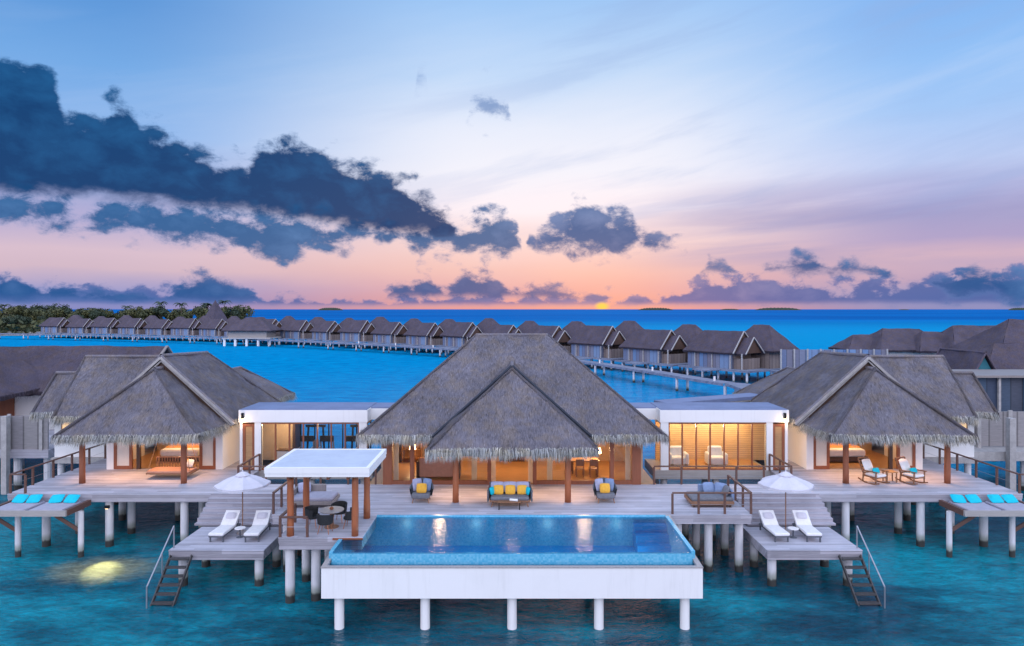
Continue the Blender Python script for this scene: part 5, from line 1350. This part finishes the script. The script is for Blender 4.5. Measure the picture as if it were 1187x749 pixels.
# rocking chairs
def make_rocker():
    t = thing('rocking_chair', (0,0,0), 'x', 'rocking chair', 'wooden rocking chairs on the porch')
    for s_ in (-1, 1):
        mb = MB(); pts = [Vector((s_*.33, -.52+1.1*k/8, .02+.14*((k-3.6)/4.4)**2)) for k in range(9)]
        for a, b in zip(pts, pts[1:]): mb.beam(a, b, .045, .055)
        mb.build('rocker', 'chair_wood', t)
        mb = MB(); mb.beam((s_*.33,-.34,.06), (s_*.33,-.36,.62), .05, .05); mb.beam((s_*.33,.34,.06), (s_*.33,.30,.45), .05, .05); mb.build('leg', 'chair_wood', t)
        mb = MB(); mb.beam((s_*.34,-.45,.63), (s_*.34,.36,.60), .09, .04); mb.build('armrest', 'chair_wood', t)
    mb = MB(); mb.rbox(-.31, .31, -.38, .32, .30, .37, .02); mb.build('seat_frame', 'chair_wood', t)
    mb = MB(); mb.rbox(-.29, .29, -.40, .26, .372, .48, .04); mb.build('seat_cushion', 'white_fabric', t)
    mb = MB()
    for s_ in (-1, 1): mb.beam((s_*.30, .26, .30), (s_*.30, .62, 1.12), .05, .05)
    for k in range(6): f = .2+.8*k/5; mb.beam((-.3, .26+.36*f, .30+.82*f), (.3, .26+.36*f, .30+.82*f), .04, .06)
    mb.build('backrest', 'chair_wood', t)
    mb = MB(); mb.pillow((0,.36,.80), .56, .62, .16, rotX(66)); mb.build('back_cushion', 'white_fabric', t, smooth=True)
    return t
rk = make_rocker(); rk.location = (19.3, 36.35, ZD); rk.rotation_euler = (0,0,R(24)); rk.scale = (1.22, 1.15, 1.08); rk['label'] = 'wooden rocking chair with white cushions nearer the middle porch'
dup(rk, (21.3, 36.35, ZD), R(24), 'wooden rocking chair with white cushions nearer the outer porch post')
for x_, w_ in ((19.38, 'nearer the middle porch'), (21.38, 'nearer the outer porch post')):
    cushion(x_, 36.34, ZD+.66, .50, .30, .15, None, 'small turquoise cushion on the rocking chair ' + w_, 'cushion', 'turquoise cushions on the rocking chairs', 66, 24, 'turquoise', 'turquoise_cushion')
t = thing('porch_side_table', (20.25, 36.6, ZD), 'small wooden table between the two rocking chairs', 'table')
mb = MB(); mb.box(19.95, 20.55, 36.35, 36.85, ZD+.52, ZD+.56); mb.build('tabletop', 'tan_wood', t)
for x_ in (20.0, 20.5):
    for y_ in (36.4, 36.8): mb = MB(); mb.box(x_-.025, x_+.025, y_-.025, y_+.025, ZD, ZD+.52); mb.build('leg', 'chair_wood', t)

# hanging swing bed
t = thing('swing_bed', (-18.8, 37.6, ZD), 'hanging swing bed with lattice back roped up under the porch', 'swing bed')
mb = MB(); mb.box(-19.9, -17.5, 37.1, 38.2, ZD+.26, ZD+.34); mb.build('platform', 'chair_wood', t)
mb = MB(); mb.rbox(-19.85, -17.55, 37.05, 38.1, ZD+.342, ZD+.46, .05); mb.build('mattress', 'tan_fabric', t)
mb = MB()
for k in range(17): mb.box(-19.88+k*.148-.015, -19.88+k*.148+.015, 38.2, 38.24, ZD+.34, ZD+.95)
mb.box(-19.9, -17.48, 38.19, 38.25, ZD+.95, ZD+1.01); mb.box(-19.9, -17.48, 38.2, 38.24, ZD+.62, ZD+.66); mb.build('lattice_back', 'chair_wood', t)
for x_ in (-19.85, -17.55):
    for y_ in (37.15, 38.2): mb = MB(); mb.cyl((x_, y_, ZD+.3), (x_*.5-18.7*.5, 37.8, 5.9), .014, n=6); mb.build('rope', 'tan_wood', t)
for k, (x_, m, w_) in enumerate(((-18.1, 'orange_fabric', 'orange'), (-17.85, 'cream', 'cream'))):
    cushion(x_, 37.95-.1*k, ZD+.72, .5, .42, .16, None, w_ + ' cushion lying on the hanging swing bed', 'cushion', None, 66, -20, m, 'swing_cushion')

# added floodlight standing in for an underwater lamp, and point lights in the pool
fl = thing('added_floodlight', (-20.2, 34.05, 2.05), 'added black floodlight under the deck edge, standing in for an underwater lamp', 'floodlight')
mb = MB(); mb.box(-20.3, -20.1, 33.98, 34.14, 2.06, 2.2); mb.build('housing', 'black_metal', fl)
mb = MB(); mb.box(-20.27, -20.13, 34.0, 34.12, 2.045, 2.058); mb.build('lens', 'lamp_glow', fl)
tgt = Vector((-18.9, 31.5, 0)); src = Vector((-20.2, 34.0, 2.0)); q = (tgt-src).to_track_quat('-Z', 'Y')
l_ = lamp('added_flood_beam', 'SPOT', src, 3200, (1, .86, .40), .03, None, 32, 1.0, raw=True); l_.rotation_euler = q.to_euler()
for x_ in (-5, -1.7, 1.7, 5): lamp('pool_light', 'POINT', (x_, 28.4, 1.75), 38, (.55,.9,1), .15)
